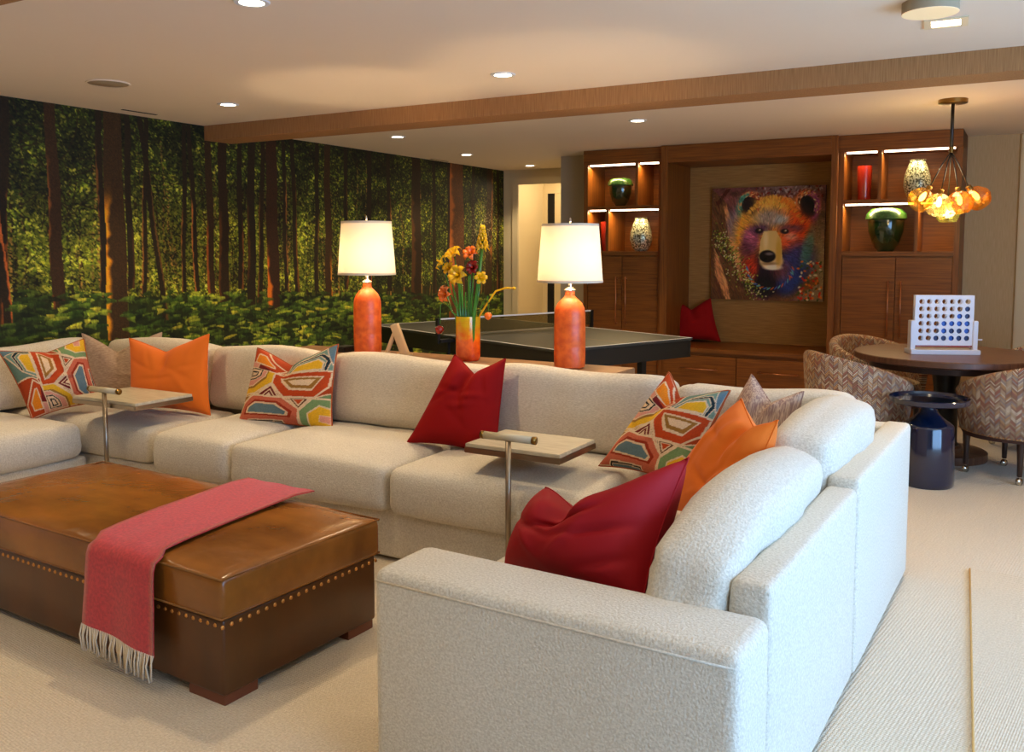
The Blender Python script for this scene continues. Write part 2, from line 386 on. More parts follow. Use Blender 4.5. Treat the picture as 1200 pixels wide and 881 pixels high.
# mural wall -----------------------------------------------------------
def paint_mural():
    y0, y1, z0, z1 = 2.6, YB, 0.0, CEIL
    res = 0.0068
    W = int((y1 - y0) / res); H = int((z1 - z0) / res)
    img = np.zeros((H, W, 3)); zz = np.linspace(z0, z1, H)[:, None]; yy = np.linspace(y0, y1, W)[None]
    n1 = vnoise(H, W, 14, 40); n2 = vnoise(H, W, 60, 160)
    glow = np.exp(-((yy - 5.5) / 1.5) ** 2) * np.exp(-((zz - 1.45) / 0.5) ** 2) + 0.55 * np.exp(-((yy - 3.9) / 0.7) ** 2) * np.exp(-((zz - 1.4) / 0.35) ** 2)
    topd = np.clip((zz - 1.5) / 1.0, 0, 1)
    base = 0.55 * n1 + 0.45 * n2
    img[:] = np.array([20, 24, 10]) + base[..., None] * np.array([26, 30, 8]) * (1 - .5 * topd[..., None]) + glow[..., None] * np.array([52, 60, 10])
    px = lambda y: (y - y0) / res
    pz = lambda z: (z - z0) / res
    bright = lambda x, z: float(glow[min(H - 1, max(0, int(z))), min(W - 1, max(0, int(x)))])
    fern_top = lambda y: 1.20 - (y - 3.5) * 0.043
    # distant pale and dark trunks
    for _ in range(230):
        y = rng.uniform(y0, y1); w_ = rng.uniform(0.004, 0.016); zb = fern_top(y) - rng.uniform(-.02, .08); lean = rng.normal(0, .03)
        ztop = rng.uniform(1.5, 2.4); c = np.array([30, 22, 10]) if rng.random() < .62 else np.array([128, 104, 52]) * rng.uniform(.5, 1)
        for z in np.arange(zb, ztop, 0.012):
            x = px(y + lean * (z - zb) + .01 * math.sin(z * 9 + y * 7)); stamp(img, x, pz(z), max(.9, w_ / res), 1.6, 0, c * rng.uniform(.8, 1.15), .8)
    # canopy leaves
    pal = [(62, 84, 22), (88, 108, 30), (120, 134, 46), (44, 62, 18), (30, 40, 14), (16, 20, 8), (150, 160, 70)]
    for k in range(70000):
        x = rng.uniform(0, W); z = rng.uniform(pz(1.08), H); g = bright(x, z); h = (z * res - 1.1) / 1.4
        cl = n1[min(H - 1, int(z)), min(W - 1, int(x))]
        p = np.array([.17, .15 * (1 + g), .09 * (1 + 3 * g), .2, .18, .26 + .5 * max(0, h - .35) + .4 * (cl < .4), .02 + .12 * g]); p /= p.sum()
        c = np.array(pal[rng.choice(7, p=p)]) * (0.45 + .95 * cl) * (1.12 - .35 * max(0, h)) * (.6 + .8 * n2[min(H - 1, int(z)), min(W - 1, int(x))])
        s = rng.uniform(.7, 1.9); stamp(img, x, z, s * rng.uniform(.9, 1.8), s * .6, rng.uniform(-1.2, 1.2), c, .85)
    # dark branches
    for _ in range(150):
        x = rng.uniform(0, W); z = rng.uniform(pz(1.5), H - 10); a = rng.uniform(-.5, 3.6); L = rng.uniform(20, 70); t = 0
        while t < L:
            a += rng.normal(0, .09); x += math.cos(a) * 1.5; z += math.sin(a) * 1.5; t += 1.5
            stamp(img, x, z, 1.2, .8, a, (26, 20, 10), .7)
    # main trunks (y, width, bottom z, lean, dark colour, lit colour, lit side, lit z range)
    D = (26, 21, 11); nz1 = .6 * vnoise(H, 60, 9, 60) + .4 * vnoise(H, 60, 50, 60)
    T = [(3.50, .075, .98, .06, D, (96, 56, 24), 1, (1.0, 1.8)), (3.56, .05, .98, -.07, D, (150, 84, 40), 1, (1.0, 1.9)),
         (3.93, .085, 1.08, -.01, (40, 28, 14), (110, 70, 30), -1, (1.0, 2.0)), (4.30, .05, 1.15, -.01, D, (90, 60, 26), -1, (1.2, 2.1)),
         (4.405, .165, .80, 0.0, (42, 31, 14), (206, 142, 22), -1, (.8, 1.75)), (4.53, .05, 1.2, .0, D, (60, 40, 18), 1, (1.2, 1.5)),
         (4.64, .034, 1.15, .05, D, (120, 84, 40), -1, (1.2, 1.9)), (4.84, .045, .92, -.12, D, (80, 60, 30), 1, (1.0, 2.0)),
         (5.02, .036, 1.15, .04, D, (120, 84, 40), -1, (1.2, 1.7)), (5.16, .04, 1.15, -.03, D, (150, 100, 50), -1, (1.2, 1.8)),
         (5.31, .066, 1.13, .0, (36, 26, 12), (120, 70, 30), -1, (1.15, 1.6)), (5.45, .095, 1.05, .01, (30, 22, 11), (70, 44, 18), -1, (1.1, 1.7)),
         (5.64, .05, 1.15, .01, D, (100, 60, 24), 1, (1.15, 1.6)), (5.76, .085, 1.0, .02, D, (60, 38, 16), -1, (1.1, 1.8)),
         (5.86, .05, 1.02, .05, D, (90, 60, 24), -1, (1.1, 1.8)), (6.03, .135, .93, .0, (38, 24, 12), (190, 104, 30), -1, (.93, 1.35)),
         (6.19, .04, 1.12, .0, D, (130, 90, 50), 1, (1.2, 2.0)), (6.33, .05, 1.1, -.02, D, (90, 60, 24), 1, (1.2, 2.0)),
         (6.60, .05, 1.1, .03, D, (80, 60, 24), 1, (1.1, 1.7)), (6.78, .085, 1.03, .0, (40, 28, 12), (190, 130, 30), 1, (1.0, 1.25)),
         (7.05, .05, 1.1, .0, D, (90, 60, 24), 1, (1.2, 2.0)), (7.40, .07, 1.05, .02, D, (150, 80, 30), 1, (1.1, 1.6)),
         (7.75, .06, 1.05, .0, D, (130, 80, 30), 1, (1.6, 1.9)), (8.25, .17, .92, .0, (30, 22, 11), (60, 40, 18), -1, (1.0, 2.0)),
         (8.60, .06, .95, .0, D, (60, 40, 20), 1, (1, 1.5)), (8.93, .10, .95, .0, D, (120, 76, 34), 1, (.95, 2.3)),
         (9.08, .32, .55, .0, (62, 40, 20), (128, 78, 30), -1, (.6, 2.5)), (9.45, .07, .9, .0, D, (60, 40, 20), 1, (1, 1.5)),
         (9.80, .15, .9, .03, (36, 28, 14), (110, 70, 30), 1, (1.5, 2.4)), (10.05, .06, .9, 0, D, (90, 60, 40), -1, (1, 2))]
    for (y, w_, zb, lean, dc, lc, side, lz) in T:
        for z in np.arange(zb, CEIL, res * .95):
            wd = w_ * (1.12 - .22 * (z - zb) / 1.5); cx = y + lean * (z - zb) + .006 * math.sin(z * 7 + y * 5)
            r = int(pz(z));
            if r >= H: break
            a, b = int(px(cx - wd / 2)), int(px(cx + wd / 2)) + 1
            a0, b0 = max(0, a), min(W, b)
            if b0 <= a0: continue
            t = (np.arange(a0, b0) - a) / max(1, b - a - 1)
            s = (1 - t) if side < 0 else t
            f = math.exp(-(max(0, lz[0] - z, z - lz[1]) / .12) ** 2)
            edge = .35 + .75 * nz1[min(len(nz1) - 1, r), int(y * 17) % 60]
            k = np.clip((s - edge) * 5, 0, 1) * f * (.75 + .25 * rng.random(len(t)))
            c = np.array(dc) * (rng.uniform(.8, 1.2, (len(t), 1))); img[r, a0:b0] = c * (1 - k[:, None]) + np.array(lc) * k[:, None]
    # ferns
    fp = [(30, 50, 17), (44, 68, 22), (66, 92, 30), (104, 126, 44), (20, 30, 12), (12, 18, 8), (132, 142, 50)]
    bed = (zz < np.vectorize(fern_top)(yy) - .02)
    keep = img.copy()
    img[bed] = (img * .1 + np.array([20, 28, 12]) * (0.8 + .5 * n2[..., None]))[bed]
    for (y, w_, zb, lean, dc, lc, side, lz) in T:                      # trunks that stand in the ferns
        rows = slice(int(pz(zb)), int(pz(fern_top(y)) + 3)); cols = slice(max(0, int(px(y - w_ / 2 - .01))), min(W, int(px(y + w_ / 2 + .01))))
        img[rows, cols] = keep[rows, cols]
    zs = np.sort(rng.uniform(0, 1, 4200))[::-1]
    for q in zs:
        y = rng.uniform(y0, y1); top = fern_top(y); z = top * q ** .8 + .0 
        blocked = any(abs(y - t[0]) < t[1] * .55 and z > t[2] for t in T)
        if blocked: continue
        a = rng.choice([-1, 1]) * rng.uniform(.05, .9) + (math.pi if rng.random() < .5 else 0); L = rng.uniform(8, 22) * (1.5 - .7 * z / 1.2)
        x = px(y); zc = pz(z); g = vg = n1[min(H - 1, int(zc)), min(W - 1, int(x))]
        p = np.array([.2, .22, .2 * (.5 + g), .12 * (2 * g), .15, .08, .05 * (2 * g)]); p /= p.sum(); c = np.array(fp[rng.choice(7, p=p)]) * (0.8 + .5 * g)
        dx, dz = math.cos(a), abs(math.sin(a)) * .5; t = 0
        while t < L:
            X = x + dx * t; Z = zc + dz * t - .012 * t * t
            k = (1 - t / L) * 2.8 + .8; cc = c * rng.uniform(.75, 1.2)
            stamp(img, X, Z + k * .5, 1.0, k * .7, .5 * np.sign(dx), cc, .85); stamp(img, X, Z - k * .5, 1.0, k * .7, -.5 * np.sign(dx), cc * .8, .8)
            t += 1.9
    sk = np.exp(-((yy - 9.75) / .45) ** 2) * np.exp(-((zz - 1.75) / .35) ** 2)      # pale sky specks between the leaves at the far end
    m_ = (vnoise(H, W, 170, 520) > .74)[..., None] * sk[..., None]; img = img * (1 - .7 * m_) + np.array([140, 150, 140]) * .7 * m_
    img = 14 + (img - 10) * np.array([1.5, 1.3, .95])
    return np.clip(img, 2, 235), y0, y1, z0, z1
img, y0, y1, z0, z1 = paint_mural()
Hh, Ww = img.shape[:2]
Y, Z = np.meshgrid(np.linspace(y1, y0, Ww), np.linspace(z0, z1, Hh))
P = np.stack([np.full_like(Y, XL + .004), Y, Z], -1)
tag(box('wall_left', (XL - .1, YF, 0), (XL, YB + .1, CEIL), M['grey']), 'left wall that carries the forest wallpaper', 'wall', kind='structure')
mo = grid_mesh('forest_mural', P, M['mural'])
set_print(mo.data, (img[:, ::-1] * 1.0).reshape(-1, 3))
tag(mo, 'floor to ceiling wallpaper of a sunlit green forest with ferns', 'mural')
del img, P

tag(box('wall_front', (XL, YF - .1, 0), (XR, YF, CEIL), M['wall']), 'wall behind the viewer', 'wall', kind='structure')
# right wall with a wide glazed opening
for i, (a, b) in enumerate([((XR, YF, 0), (XR + .1, -.2, CEIL)), ((XR, 4.8, 0), (XR + .1, 9.3, CEIL)), ((XR, -.2, 2.3), (XR + .1, 4.8, CEIL))]):
    tag(box('wall_right', a, b, M['wall']), kind='structure')
win = empty('window_1', (XR + .05, 2.3, 1.15)); tag(win, 'wide glazed doors in the right wall', 'window', kind='structure')
for k in range(6):
    y = -2.47 + k * .99; box('window_frame', (-.04, y - .03, -1.15), (.04, y + .03, 1.15), M['trimw'], win)
for z in (-1.12, 1.12): box('window_frame', (-.04, -2.5, z - .03), (.04, 2.5, z + .03), M['trimw'], win)
box('window_pane', (-.004, -2.48, -1.1), (.004, 2.48, 1.1), M['pane'], win)
# back wall, right of the cabinets
tag(box('wall_back', (-.52, 9.2, 0), (XR, 9.3, CEIL), M['wall']), 'linen papered wall right of the shelving', 'wall', kind='structure')
tag(box('wall_back', (-4.06, 9.23, 0), (-.50, 9.33, CEIL), M['grey']), 'wall behind the built-in cabinets', 'wall', kind='structure')
for gx in (-4.04, -.545): tag(box('trim_4', (gx, 9.03, 0), (gx + .045, 9.23, CEIL), M['woodv']), kind='structure')
tag(box('trim_1', (-.075, 9.16, 0), (.02, 9.2, CEIL), M['trimw'], bev=.01), kind='structure')
tag(box('baseboard_back', (-.49, 9.175, 0), (-.08, 9.2, .13), M['trimw'], bev=.006), kind='structure')
# pier left of cabinets and the doorway recess
tag(box('wall_pier', (-4.50, 8.95, 0), (-4.05, 10.3, CEIL), M['grey']), 'grey pier between doorway and shelving', 'wall', kind='structure')
DX0, DX1, DZ = -5.70, -4.60, 2.33
tag(box('wall_back', (XL, YB, 0), (DX0 - .12, YB + .12, CEIL), M['trimw']), kind='structure')
tag(box('wall_back', (DX0 - .12, YB, DZ + .08), (-4.0, YB + .12, CEIL), M['trimw']), kind='structure')
tag(box('trim_2', (DX0 - .13, YB - .03, 0), (DX0 - .03, YB, DZ + .09), M['trimw'], bev=.008), kind='structure')
tag(box('trim_3', (DX0 - .13, YB - .034, DZ), (-4.5, YB, DZ + .09), M['trimw'], bev=.008), kind='structure')
tag(box('wall_hall', (DX0 - .6, 11.3, 0), (-3.6, 11.4, CEIL), M['trimw']), 'cream hallway wall beyond the doorway', 'wall', kind='structure')
tag(box('wall_hall', (DX0 - .35, YB + .12, 0), (DX0 - .25, 11.3, CEIL), M['trimw']), kind='structure')
tag(box('wall_hall', (-3.9, YB + .12, 0), (-3.8, 11.3, CEIL), M['trimw']), kind='structure')
d2 = empty('door_1', (-5.88, 11.3, 0)); tag(d2, 'cased hallway door left ajar on a dark room', 'door', kind='structure')
box('door_casing', (-.10, -.03, 0), (-.0, 0, 2.30), M['trimw'], d2, .006); box('door_casing', (-.10, -.035, 2.28), (.9, 0, 2.38), M['trimw'], d2, .006)
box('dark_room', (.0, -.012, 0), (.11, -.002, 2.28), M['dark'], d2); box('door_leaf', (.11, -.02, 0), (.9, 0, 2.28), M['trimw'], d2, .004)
light('hall_lamp', 'POINT', (-5.2, 10.7, 2.3), 16, (1, .8, .5), shadow_soft_size=.1)

# beams
tag(box('ceiling_beam', (XL + .01, 5.27, 2.40), (XR, 5.56, CEIL), M['beam']), 'wood-coloured woven ceiling beam across the whole room', 'beam', kind='structure')
tag(box('ceiling_beam', (XL + .01, 1.72, 2.40), (XR, 2.01, CEIL), M['beam']), 'second ceiling beam at the top left corner of the view', 'beam', kind='structure')
# rug on the right
rg = empty('area_rug', (0, 0, 0), label='cream ribbed rug with a straw coloured bound edge at the right', cat='rug')
me = mesh('pile', *([(.065, .3, 0), (-.17, 4.62, 0), (2.1, 4.62, 0), (2.1, .3, 0), (.065, .3, .009), (-.17, 4.62, .009), (2.1, 4.62, .009), (2.1, .3, .009)], [(3, 2, 1, 0), (4, 5, 6, 7), (0, 1, 5, 4), (1, 2, 6, 5), (2, 3, 7, 6), (3, 0, 4, 7)]), M['carpet2'], rg, smooth=False)
tube('bound_edge', [(.063, .3, .008), (-.172, 4.62, .008)], .004, M['binding'], rg)
tube('bound_edge', [(-.172, 4.62, .006), (2.1, 4.62, .006)], .002, M['binding'], rg)

# ------------------------------------------------------------------ ceiling fittings
cans = [(-4.93, 4.58, 'recessed downlight near the forest mural in front of the beam'), (-2.70, 4.61, 'recessed downlight above the middle of the sofa back'),
        (-2.82, 2.76, 'recessed downlight at the top edge of the view'), (-5.0, 6.64, 'recessed downlight behind the left lamp, just past the beam'),
        (-5.29, 8.25, 'recessed downlight beside the mural above the far end of the table tennis table'), (-5.30, 9.70, 'recessed downlight in front of the doorway'),
        (-2.72, 6.76, 'recessed downlight above the right end of the table tennis table')]
def can(x, y, label, i):
    t = empty('recessed_downlight', (x, y, CEIL), label=label, cat='downlight')
    lathe('trim_ring', [(.052, -.002), (.052, -.006), (.072, -.006), (.075, 0), (.052, 0)], M['white'], t, seg=24, caps=False)
    lathe('lens', [(.001, -.003), (.052, -.003), (.052, -.001)], M['bulb'], t, seg=24, caps=False)
    light('downlight_beam', 'SPOT', (0, 0, -.012), CAN_W, WARM, (0, 0, 0), t, spot_size=R(118), spot_blend=.55, shadow_soft_size=.045)
for i, (x, y, lb) in enumerate(cans): can(x, y, lb, i)
for x, y in ((-5.0, 2.7), (-.5, 2.2), (-4.9, .6), (-2.7, .6), (-.5, .2), (-2.7, -1.4), (1.6, 2.6), (1.4, 6.4), (-.6, 9.0), (-2.3, 7.95), (1.4, 4.4), (-3.9, 8.0)):
    if (x, y) in ((-.6, 9.0), (-2.3, 7.95), (-3.9, 8.0)): continue
    light('downlight_out_of_view', 'SPOT', (x, y, CEIL - .01), CAN_W * (.45 if x > -1 and y < 5 else .9), WARM, spot_size=R(118), spot_blend=.55, shadow_soft_size=.045)
t = empty('square_downlight', (-.355, 4.56, CEIL), R(4), 'square-trimmed recessed light at the top right of the ceiling', 'downlight')
v, f = join([bdata((-.09, -.09, -.006), (.09, -.06, 0)), bdata((-.09, .06, -.006), (.09, .09, 0)), bdata((-.09, -.06, -.006), (-.06, .06, 0)), bdata((.06, -.06, -.006), (.09, .06, 0))])
mesh('trim_frame', v, f, M['trimw'], t, smooth=False); box('lens', (-.06, -.06, -.003), (.06, .06, -.001), M['bulb'], t)
light('downlight_beam', 'SPOT', (0, 0, -.012), CAN_W, WARM, (0, 0, 0), t, spot_size=R(118), spot_blend=.55, shadow_soft_size=.05)
t = empty('ceiling_disc_lamp', (-.385, 4.16, CEIL), label='round flat drum lamp on the ceiling at the top right', cat='ceiling lamp')
lathe('drum', [(.11, 0), (.11, -.045)], M['speaker'], t, caps=False); lathe('diffuser', [(.001, -.047), (.108, -.047), (.11, -.045)], M['disk_glow'], t, caps=False)
t = empty('ceiling_speaker', (-4.95, 3.64, CEIL), label='flat round grey speaker grille in the ceiling by the mural', cat='speaker')
lathe('grille', [(.001, -.004), (.118, -.004), (.125, 0)], M['speaker'], t, caps=False)
lathe('rim', [(.118, -.006), (.127, -.006), (.13, 0)], M['ceiling'], t, caps=False)
for (x, ya, yb, lb) in ((-5.785, 4.36, 4.66, 'thin dark slot vent in the ceiling beside the mural'), (-5.9, 8.45, 8.8, 'slot vent in the far ceiling beside the mural')):
    tag(box('slot_vent', (x - .012, ya, CEIL - .003), (x + .012, yb, CEIL + .001), M['dark']), lb, 'vent')

# =================================================================== BUILT-IN SHELVING
FY = 8.57       # front plane
def handle(parent, a, b, off=.035, r=.006):
    a = Vector(a); b = Vector(b); o = Vector((0, -off, 0)); d = (b - a).normalized() * .02
    v, f = join([tube_data([a + o, b + o], r), tube_data([a + d, a + d + o], r * .8), tube_data([b - d, b - d + o], r * .8)])
    return mesh('handle', v, f, M['bronze'], parent)
def led(parent, x0, x1, z, y):
    o = box('led_strip', (x0 + .015, y, z - .014), (x1 - .015, y + .03, z - .002), M['led'], parent)
    light('strip_glow', 'AREA', ((x0 + x1) / 2, y + .05, z - .02), 3.6 * (x1 - x0) / .5, (1, .72, .34), (R(-12), 0, 0), parent, shape='RECTANGLE', size=x1 - x0 - .04, size_y=.03)
def tower(name, x0, x1, div_top, div_low, label, leds):
    t = empty(name, (x0, FY, 0), label=label, cat='cabinet'); Wd = x1 - x0; D = .46
    box('side_panel', (0, 0, 0), (.045, D, CEIL - .002), M['woodv'], t, .002); box('side_panel', (Wd - .045, 0, 0), (Wd, D, CEIL - .002), M['woodv'], t, .002)
    box('crown', (.0, -.012, 2.37), (Wd, D, CEIL - .002), M['wood'], t, .003)
    box('shelf_back', (.045, D - .02, 1.45), (Wd - .045, D, 2.37), M['wood'], t)
    zt, zm, zb = 2.37, 1.925, 1.46
    box('shelf', (.045, .0, zm - .018), (Wd - .045, D - .02, zm + .018), M['wood'], t, .002)
    box('shelf', (.045, -.004, zb - .02), (Wd - .045, D - .02, zb + .02), M['wood'], t, .002)
    box('divider', (div_top - x0 - .015, .004, zm + .018), (div_top - x0 + .015, D - .02, zt), M['woodv'], t, .002)
    box('divider', (div_low - x0 - .015, .004, zb + .02), (div_low - x0 + .015, D - .02, zm - .018), M['woodv'], t, .002)
    for (a, b, z) in leds: led(t, a - x0, b - x0, z, .02)
    box('carcass', (.045, .03, .08), (Wd - .045, D, 1.44), M['wood'], t)
    box('plinth', (.045, .05, 0), (Wd - .045, .1, .08), M['wood'], t)
    mid = Wd / 2
    for s, (a, b) in enumerate(((.05, mid - .0025), (mid + .0025, Wd - .05))):
        d = box('door', (a, .005, .10), (b, .027, 1.425), M['wood'], t, .002)
        hx = (b - .05) if s == 0 else (a + .05); c = d.location
        handle(d, Vector((hx, .005, .72)) - c, Vector((hx, .005, 1.22)) - c)
    return t
zt, zm = 2.37, 1.907
tower('shelving_cabinet', -4.04, -3.17, -3.455, -3.775, 'walnut cabinet with lit open shelves left of the bear painting',
      [(-3.995, -3.47, zt), (-3.44, -3.215, zt), (-3.995, -3.79, zm), (-3.76, -3.215, zm)])
tower('shelving_cabinet', -1.50, -.50, -1.155, -.845, 'walnut cabinet with lit open shelves right of the bear painting',
      [(-1.455, -1.17, zt), (-1.14, -.545, zt), (-1.455, -.86, zm), (-.83, -.545, zm)])
# niche between the towers
nx0, nx1 = -3.17, -1.50
t = empty('niche_surround', (nx0, 8.5, 0), label='deep walnut surround framing the bear painting', cat='niche'); Wd = nx1 - nx0
box('side_post', (0, 0, 0), (.075, .72, CEIL - .002), M['woodv'], t, .003); box('side_post', (Wd - .055, 0, 0), (Wd, .72, CEIL - .002), M['woodv'], t, .003)
box('header', (.075, 0, 2.35), (Wd - .055, .72, CEIL - .002), M['wood'], t, .003)
box('grasscloth_panel', (.075, .68, .5), (Wd - .055, .72, 2.35), M['grass'], t)
t = empty('window_seat_bench', (nx0 + .075, 8.42, 0), label='built-in walnut bench with two wide drawers under the painting', cat='bench'); Wb = Wd - .13
box('seat_slab', (0, -.01, .50), (Wb, .76, .54), M['wood'], t, .004); box('carcass', (.0, .03, .06), (Wb, .7, .50), M['wood'], t); box('plinth', (.0, .06, 0), (Wb, .1, .06), M['wood'], t)
dv = -2.36 - (nx0 + .075)
for (a, b) in ((.005, dv - .003), (dv + .003, Wb - .005)):
    d = box('drawer', (a, .006, .08), (b, .03, .465), M['wood'], t, .002); c = d.location; m_ = (a + b) / 2
    handle(d, Vector((m_ - .19, .006, .34)) - c, Vector((m_ + .19, .006, .34)) - c)
# bear painting --------------------------------------------------------
def paint_bear(N=230):
    H = W = N; k = N / 745.0
    X, Yp = np.meshgrid(np.arange(W) / k + 62, (np.arange(H)) / k + 75)
    img = np.zeros((H, W, 3)); n = vnoise(H, W, 20, 20)[..., None]; n3 = vnoise(H, W, 60, 60)[..., None]
    img[:] = np.array([96, 58, 52]) + (n - .5) * np.array([60, 30, 34])
    def blob(cx, cy, rx, ry, col, soft=.25, a=1.0, ang=0):
        c, s = math.cos(ang), math.sin(ang); x = X - cx; y = Yp - cy
        d = np.sqrt(((x * c + y * s) / rx) ** 2 + ((-x * s + y * c) / ry) ** 2)
        m_ = np.clip((1 + soft - d) / (2 * soft), 0, 1)[..., None] * a
        img[:] = img * (1 - m_) + np.array(col) * m_
    def pol(P, col, a=1):
        m_ = poly_mask(P, X, Yp)[..., None] * a; img[:] = img * (1 - m_) + np.array(col) * m_
    blob(760, 620, 130, 330, (150, 142, 104), .5, .8)
    blob(620, 90, 200, 30, (120, 110, 110), .6, .6)
    pol([(62, 80), (160, 170), (240, 520), (360, 830), (62, 830)], (92, 62, 38))
    pol([(140, 190), (170, 200), (230, 420), (310, 700), (270, 700), (200, 480)], (196, 136, 84))
    pol([(80, 470), (110, 520), (180, 720), (200, 820), (170, 820), (90, 640)], (180, 124, 78))
    pol([(160, 80), (190, 80), (110, 190), (80, 190)], (70, 34, 20))
    pol([(480, 770), (760, 660), (780, 700), (560, 830), (440, 830)], (128, 86, 46))
    blob(230, 320, 60, 110, (112, 96, 104), .3)
    # ears
    blob(318, 190, 82, 88, (150, 60, 44), .12); blob(290, 210, 62, 78, (60, 130, 112), .2, .8); blob(322, 198, 60, 70, (26, 18, 26), .15); blob(330, 120, 50, 16, (190, 130, 90), .4, .8)
    blob(690, 195, 80, 96, (196, 110, 70), .12, 1, -.3); blob(735, 220, 34, 90, (128, 70, 120), .3, .9, .1); blob(680, 205, 58, 74, (18, 16, 24), .15, 1, -.3)
    # head
    blob(475, 400, 240, 262, (196, 120, 36), .06); blob(330, 330, 100, 170, (206, 150, 50), .4, .9, .4); blob(560, 240, 120, 80, (214, 110, 36), .4, .8); blob(640, 400, 90, 170, (206, 72, 24), .35, .95)
    blob(470, 190, 130, 40, (206, 160, 70), .5, .8); blob(455, 280, 110, 60, (136, 122, 110), .45, .95); blob(530, 290, 40, 26, (150, 164, 170), .5, .8)
    blob(330, 420, 62, 90, (120, 60, 86), .35, .95); blob(320, 400, 32, 50, (186, 100, 130), .5, .7); blob(390, 350, 64, 34, (72, 44, 70), .4, .9); blob(590, 350, 80, 30, (96, 54, 70), .4, .9)
    blob(590, 430, 74, 66, (206, 80, 44), .4, .9); blob(590, 400, 36, 22, (196, 140, 120), .5, .8)
    # lower fur
    blob(480, 640, 200, 160, (34, 22, 34), .25); blob(330, 600, 50, 90, (176, 52, 24), .4, .9); blob(300, 480, 50, 60, (84, 44, 60), .4, .8); blob(640, 560, 100, 130, (44, 54, 116), .35, .9, .5)
    blob(700, 470, 34, 120, (70, 130, 124), .4, .8, .2); blob(590, 690, 70, 90, (36, 62, 140), .4, .8, .6); blob(540, 620, 60, 60, (110, 60, 60), .5, .7); blob(430, 720, 60, 70, (20, 20, 26), .4)
    # fur strokes sampled from the underpainting
    src = img.copy()
    for _ in range(5200):
        x, y = rng.uniform(0, W), rng.uniform(0, H); gx, gy = x / k + 62, y / k + 75; dx, dy = gx - 455, gy - 450
        if (dx / 260) ** 2 + (dy / 300) ** 2 < 1.1: a = math.atan2(dy, dx) + rng.normal(0, .3); L = rng.uniform(3, 7)
        elif gx < 320 and gy > 150: a = 1.15 + rng.normal(0, .2); L = rng.uniform(4, 12)
        else: a = rng.uniform(0, 3.14); L = rng.uniform(1.5, 3.5)
        c = src[int(y), int(x)] * rng.uniform(.6, 1.35) + rng.normal(0, 5, 3); stamp(img, x, y, L, .9, a, c, .6)
    for _ in range(420):      # moss and leaves
        t_ = rng.random(); x, y = 90 + t_ * 320 + rng.normal(0, 26), 380 + t_ * 430 + rng.normal(0, 40)
        stamp(img, (x - 62) * k, (y - 75) * k, 2, 1.2, rng.uniform(0, 3), np.array([[96, 120, 34], [150, 160, 60], [40, 60, 20], [206, 204, 150]][rng.integers(4)]), .8)
    for _ in range(90):
        x, y = rng.uniform(640, 790), rng.uniform(560, 830); stamp(img, (x - 62) * k, (y - 75) * k, 3, 2, rng.uniform(0, 3), np.array([[190, 40, 20], [220, 110, 30], [60, 80, 40], [210, 206, 180]][rng.integers(4)]), .9)
    for _ in range(70):
        x, y = rng.uniform(360, 790), rng.uniform(80, 150); stamp(img, (x - 62) * k, (y - 75) * k, 3, 1.5, rng.uniform(0, 3), np.array([[110, 30, 20], [150, 140, 140], [60, 30, 30]][rng.integers(3)]), .8)
    for i in range(26):       # curled fur accents
        a = R(200 - i * 9); x, y = 460 + 150 * math.cos(a), 600 + 140 * abs(math.sin(a)); stamp(img, (x - 62) * k, (y - 75) * k, 5, 1.3, a + 1, np.array([[90, 160, 170], [190, 90, 50], [60, 90, 170]][i % 3]), .9)
    for (cx, cy, rx, ry, a_, rim, inn) in ((316, 190, 78, 84, 0, [(150, 60, 40), (60, 140, 120), (200, 150, 90)], (22, 16, 24)), (690, 195, 76, 92, -.3, [(206, 120, 70), (150, 80, 140), (226, 190, 150)], (18, 16, 26))):
        blob(cx, cy + 14, rx * .6, ry * .66, inn, .4, .8, a_)
        for _ in range(150):
            t_ = rng.uniform(2.6, 6.9); r0 = rng.uniform(.66, 1.0); x = cx + rx * r0 * math.cos(t_); y = cy + ry * r0 * math.sin(t_)
            stamp(img, (x - 62) * k, (y - 75) * k, 3, 1, t_ + 1.2, np.array(rim[0 if math.cos(t_) * (1 if cx < 500 else -1) > 0 else 1] if rng.random() < .75 else rim[2]) * rng.uniform(.7, 1.2), .85)
    for _ in range(260):
        t_ = rng.uniform(3.5, 5.95); x = 472 + 200 * math.cos(t_) * rng.uniform(.93, 1.06); y = 400 + 250 * math.sin(t_) * rng.uniform(.93, 1.05)
        stamp(img, (x - 62) * k, (y - 75) * k, 4, 1, t_, np.array([(206, 150, 60), (216, 120, 40)][int(x > 520)]) * rng.uniform(.7, 1.15), .8)
    # muzzle, nose, eyes on top
    def top(cx, cy, rx, ry, col, soft=.12, a=1.0): blob(cx, cy, rx, ry, col, soft, a)
    pol([(415, 365), (495, 360), (530, 420), (540, 540), (500, 600), (430, 600), (385, 540), (395, 430)], (188, 160, 98)); blob(470, 560, 78, 52, (190, 164, 110), .12); blob(480, 600, 60, 18, (206, 196, 176), .3)
    blob(515, 500, 18, 90, (176, 140, 50), .4, .8); blob(430, 420, 16, 60, (206, 186, 140), .5, .7); blob(450, 575, 50, 10, (110, 84, 60), .5, .7)
    blob(442, 528, 54, 40, (20, 14, 14), .1); blob(430, 545, 10, 8, (0, 0, 0), .3); blob(455, 512, 26, 10, (120, 110, 110), .5, .8)
    for (x, y) in ((384, 360), (552, 366)): blob(x, y, 26, 17, (30, 20, 24), .2); blob(x + 4, y - 3, 9, 7, (120, 90, 60), .4); blob(x + 6, y - 6, 4, 3, (230, 220, 200), .3)
    return np.clip((img - 4) * 1.25, 0, 255)
bi = paint_bear(); N = bi.shape[0]
t = empty('bear_painting', (-2.28, 9.175, 1.555), label='square painting of a bear face in many colours on the grasscloth panel', cat='painting')
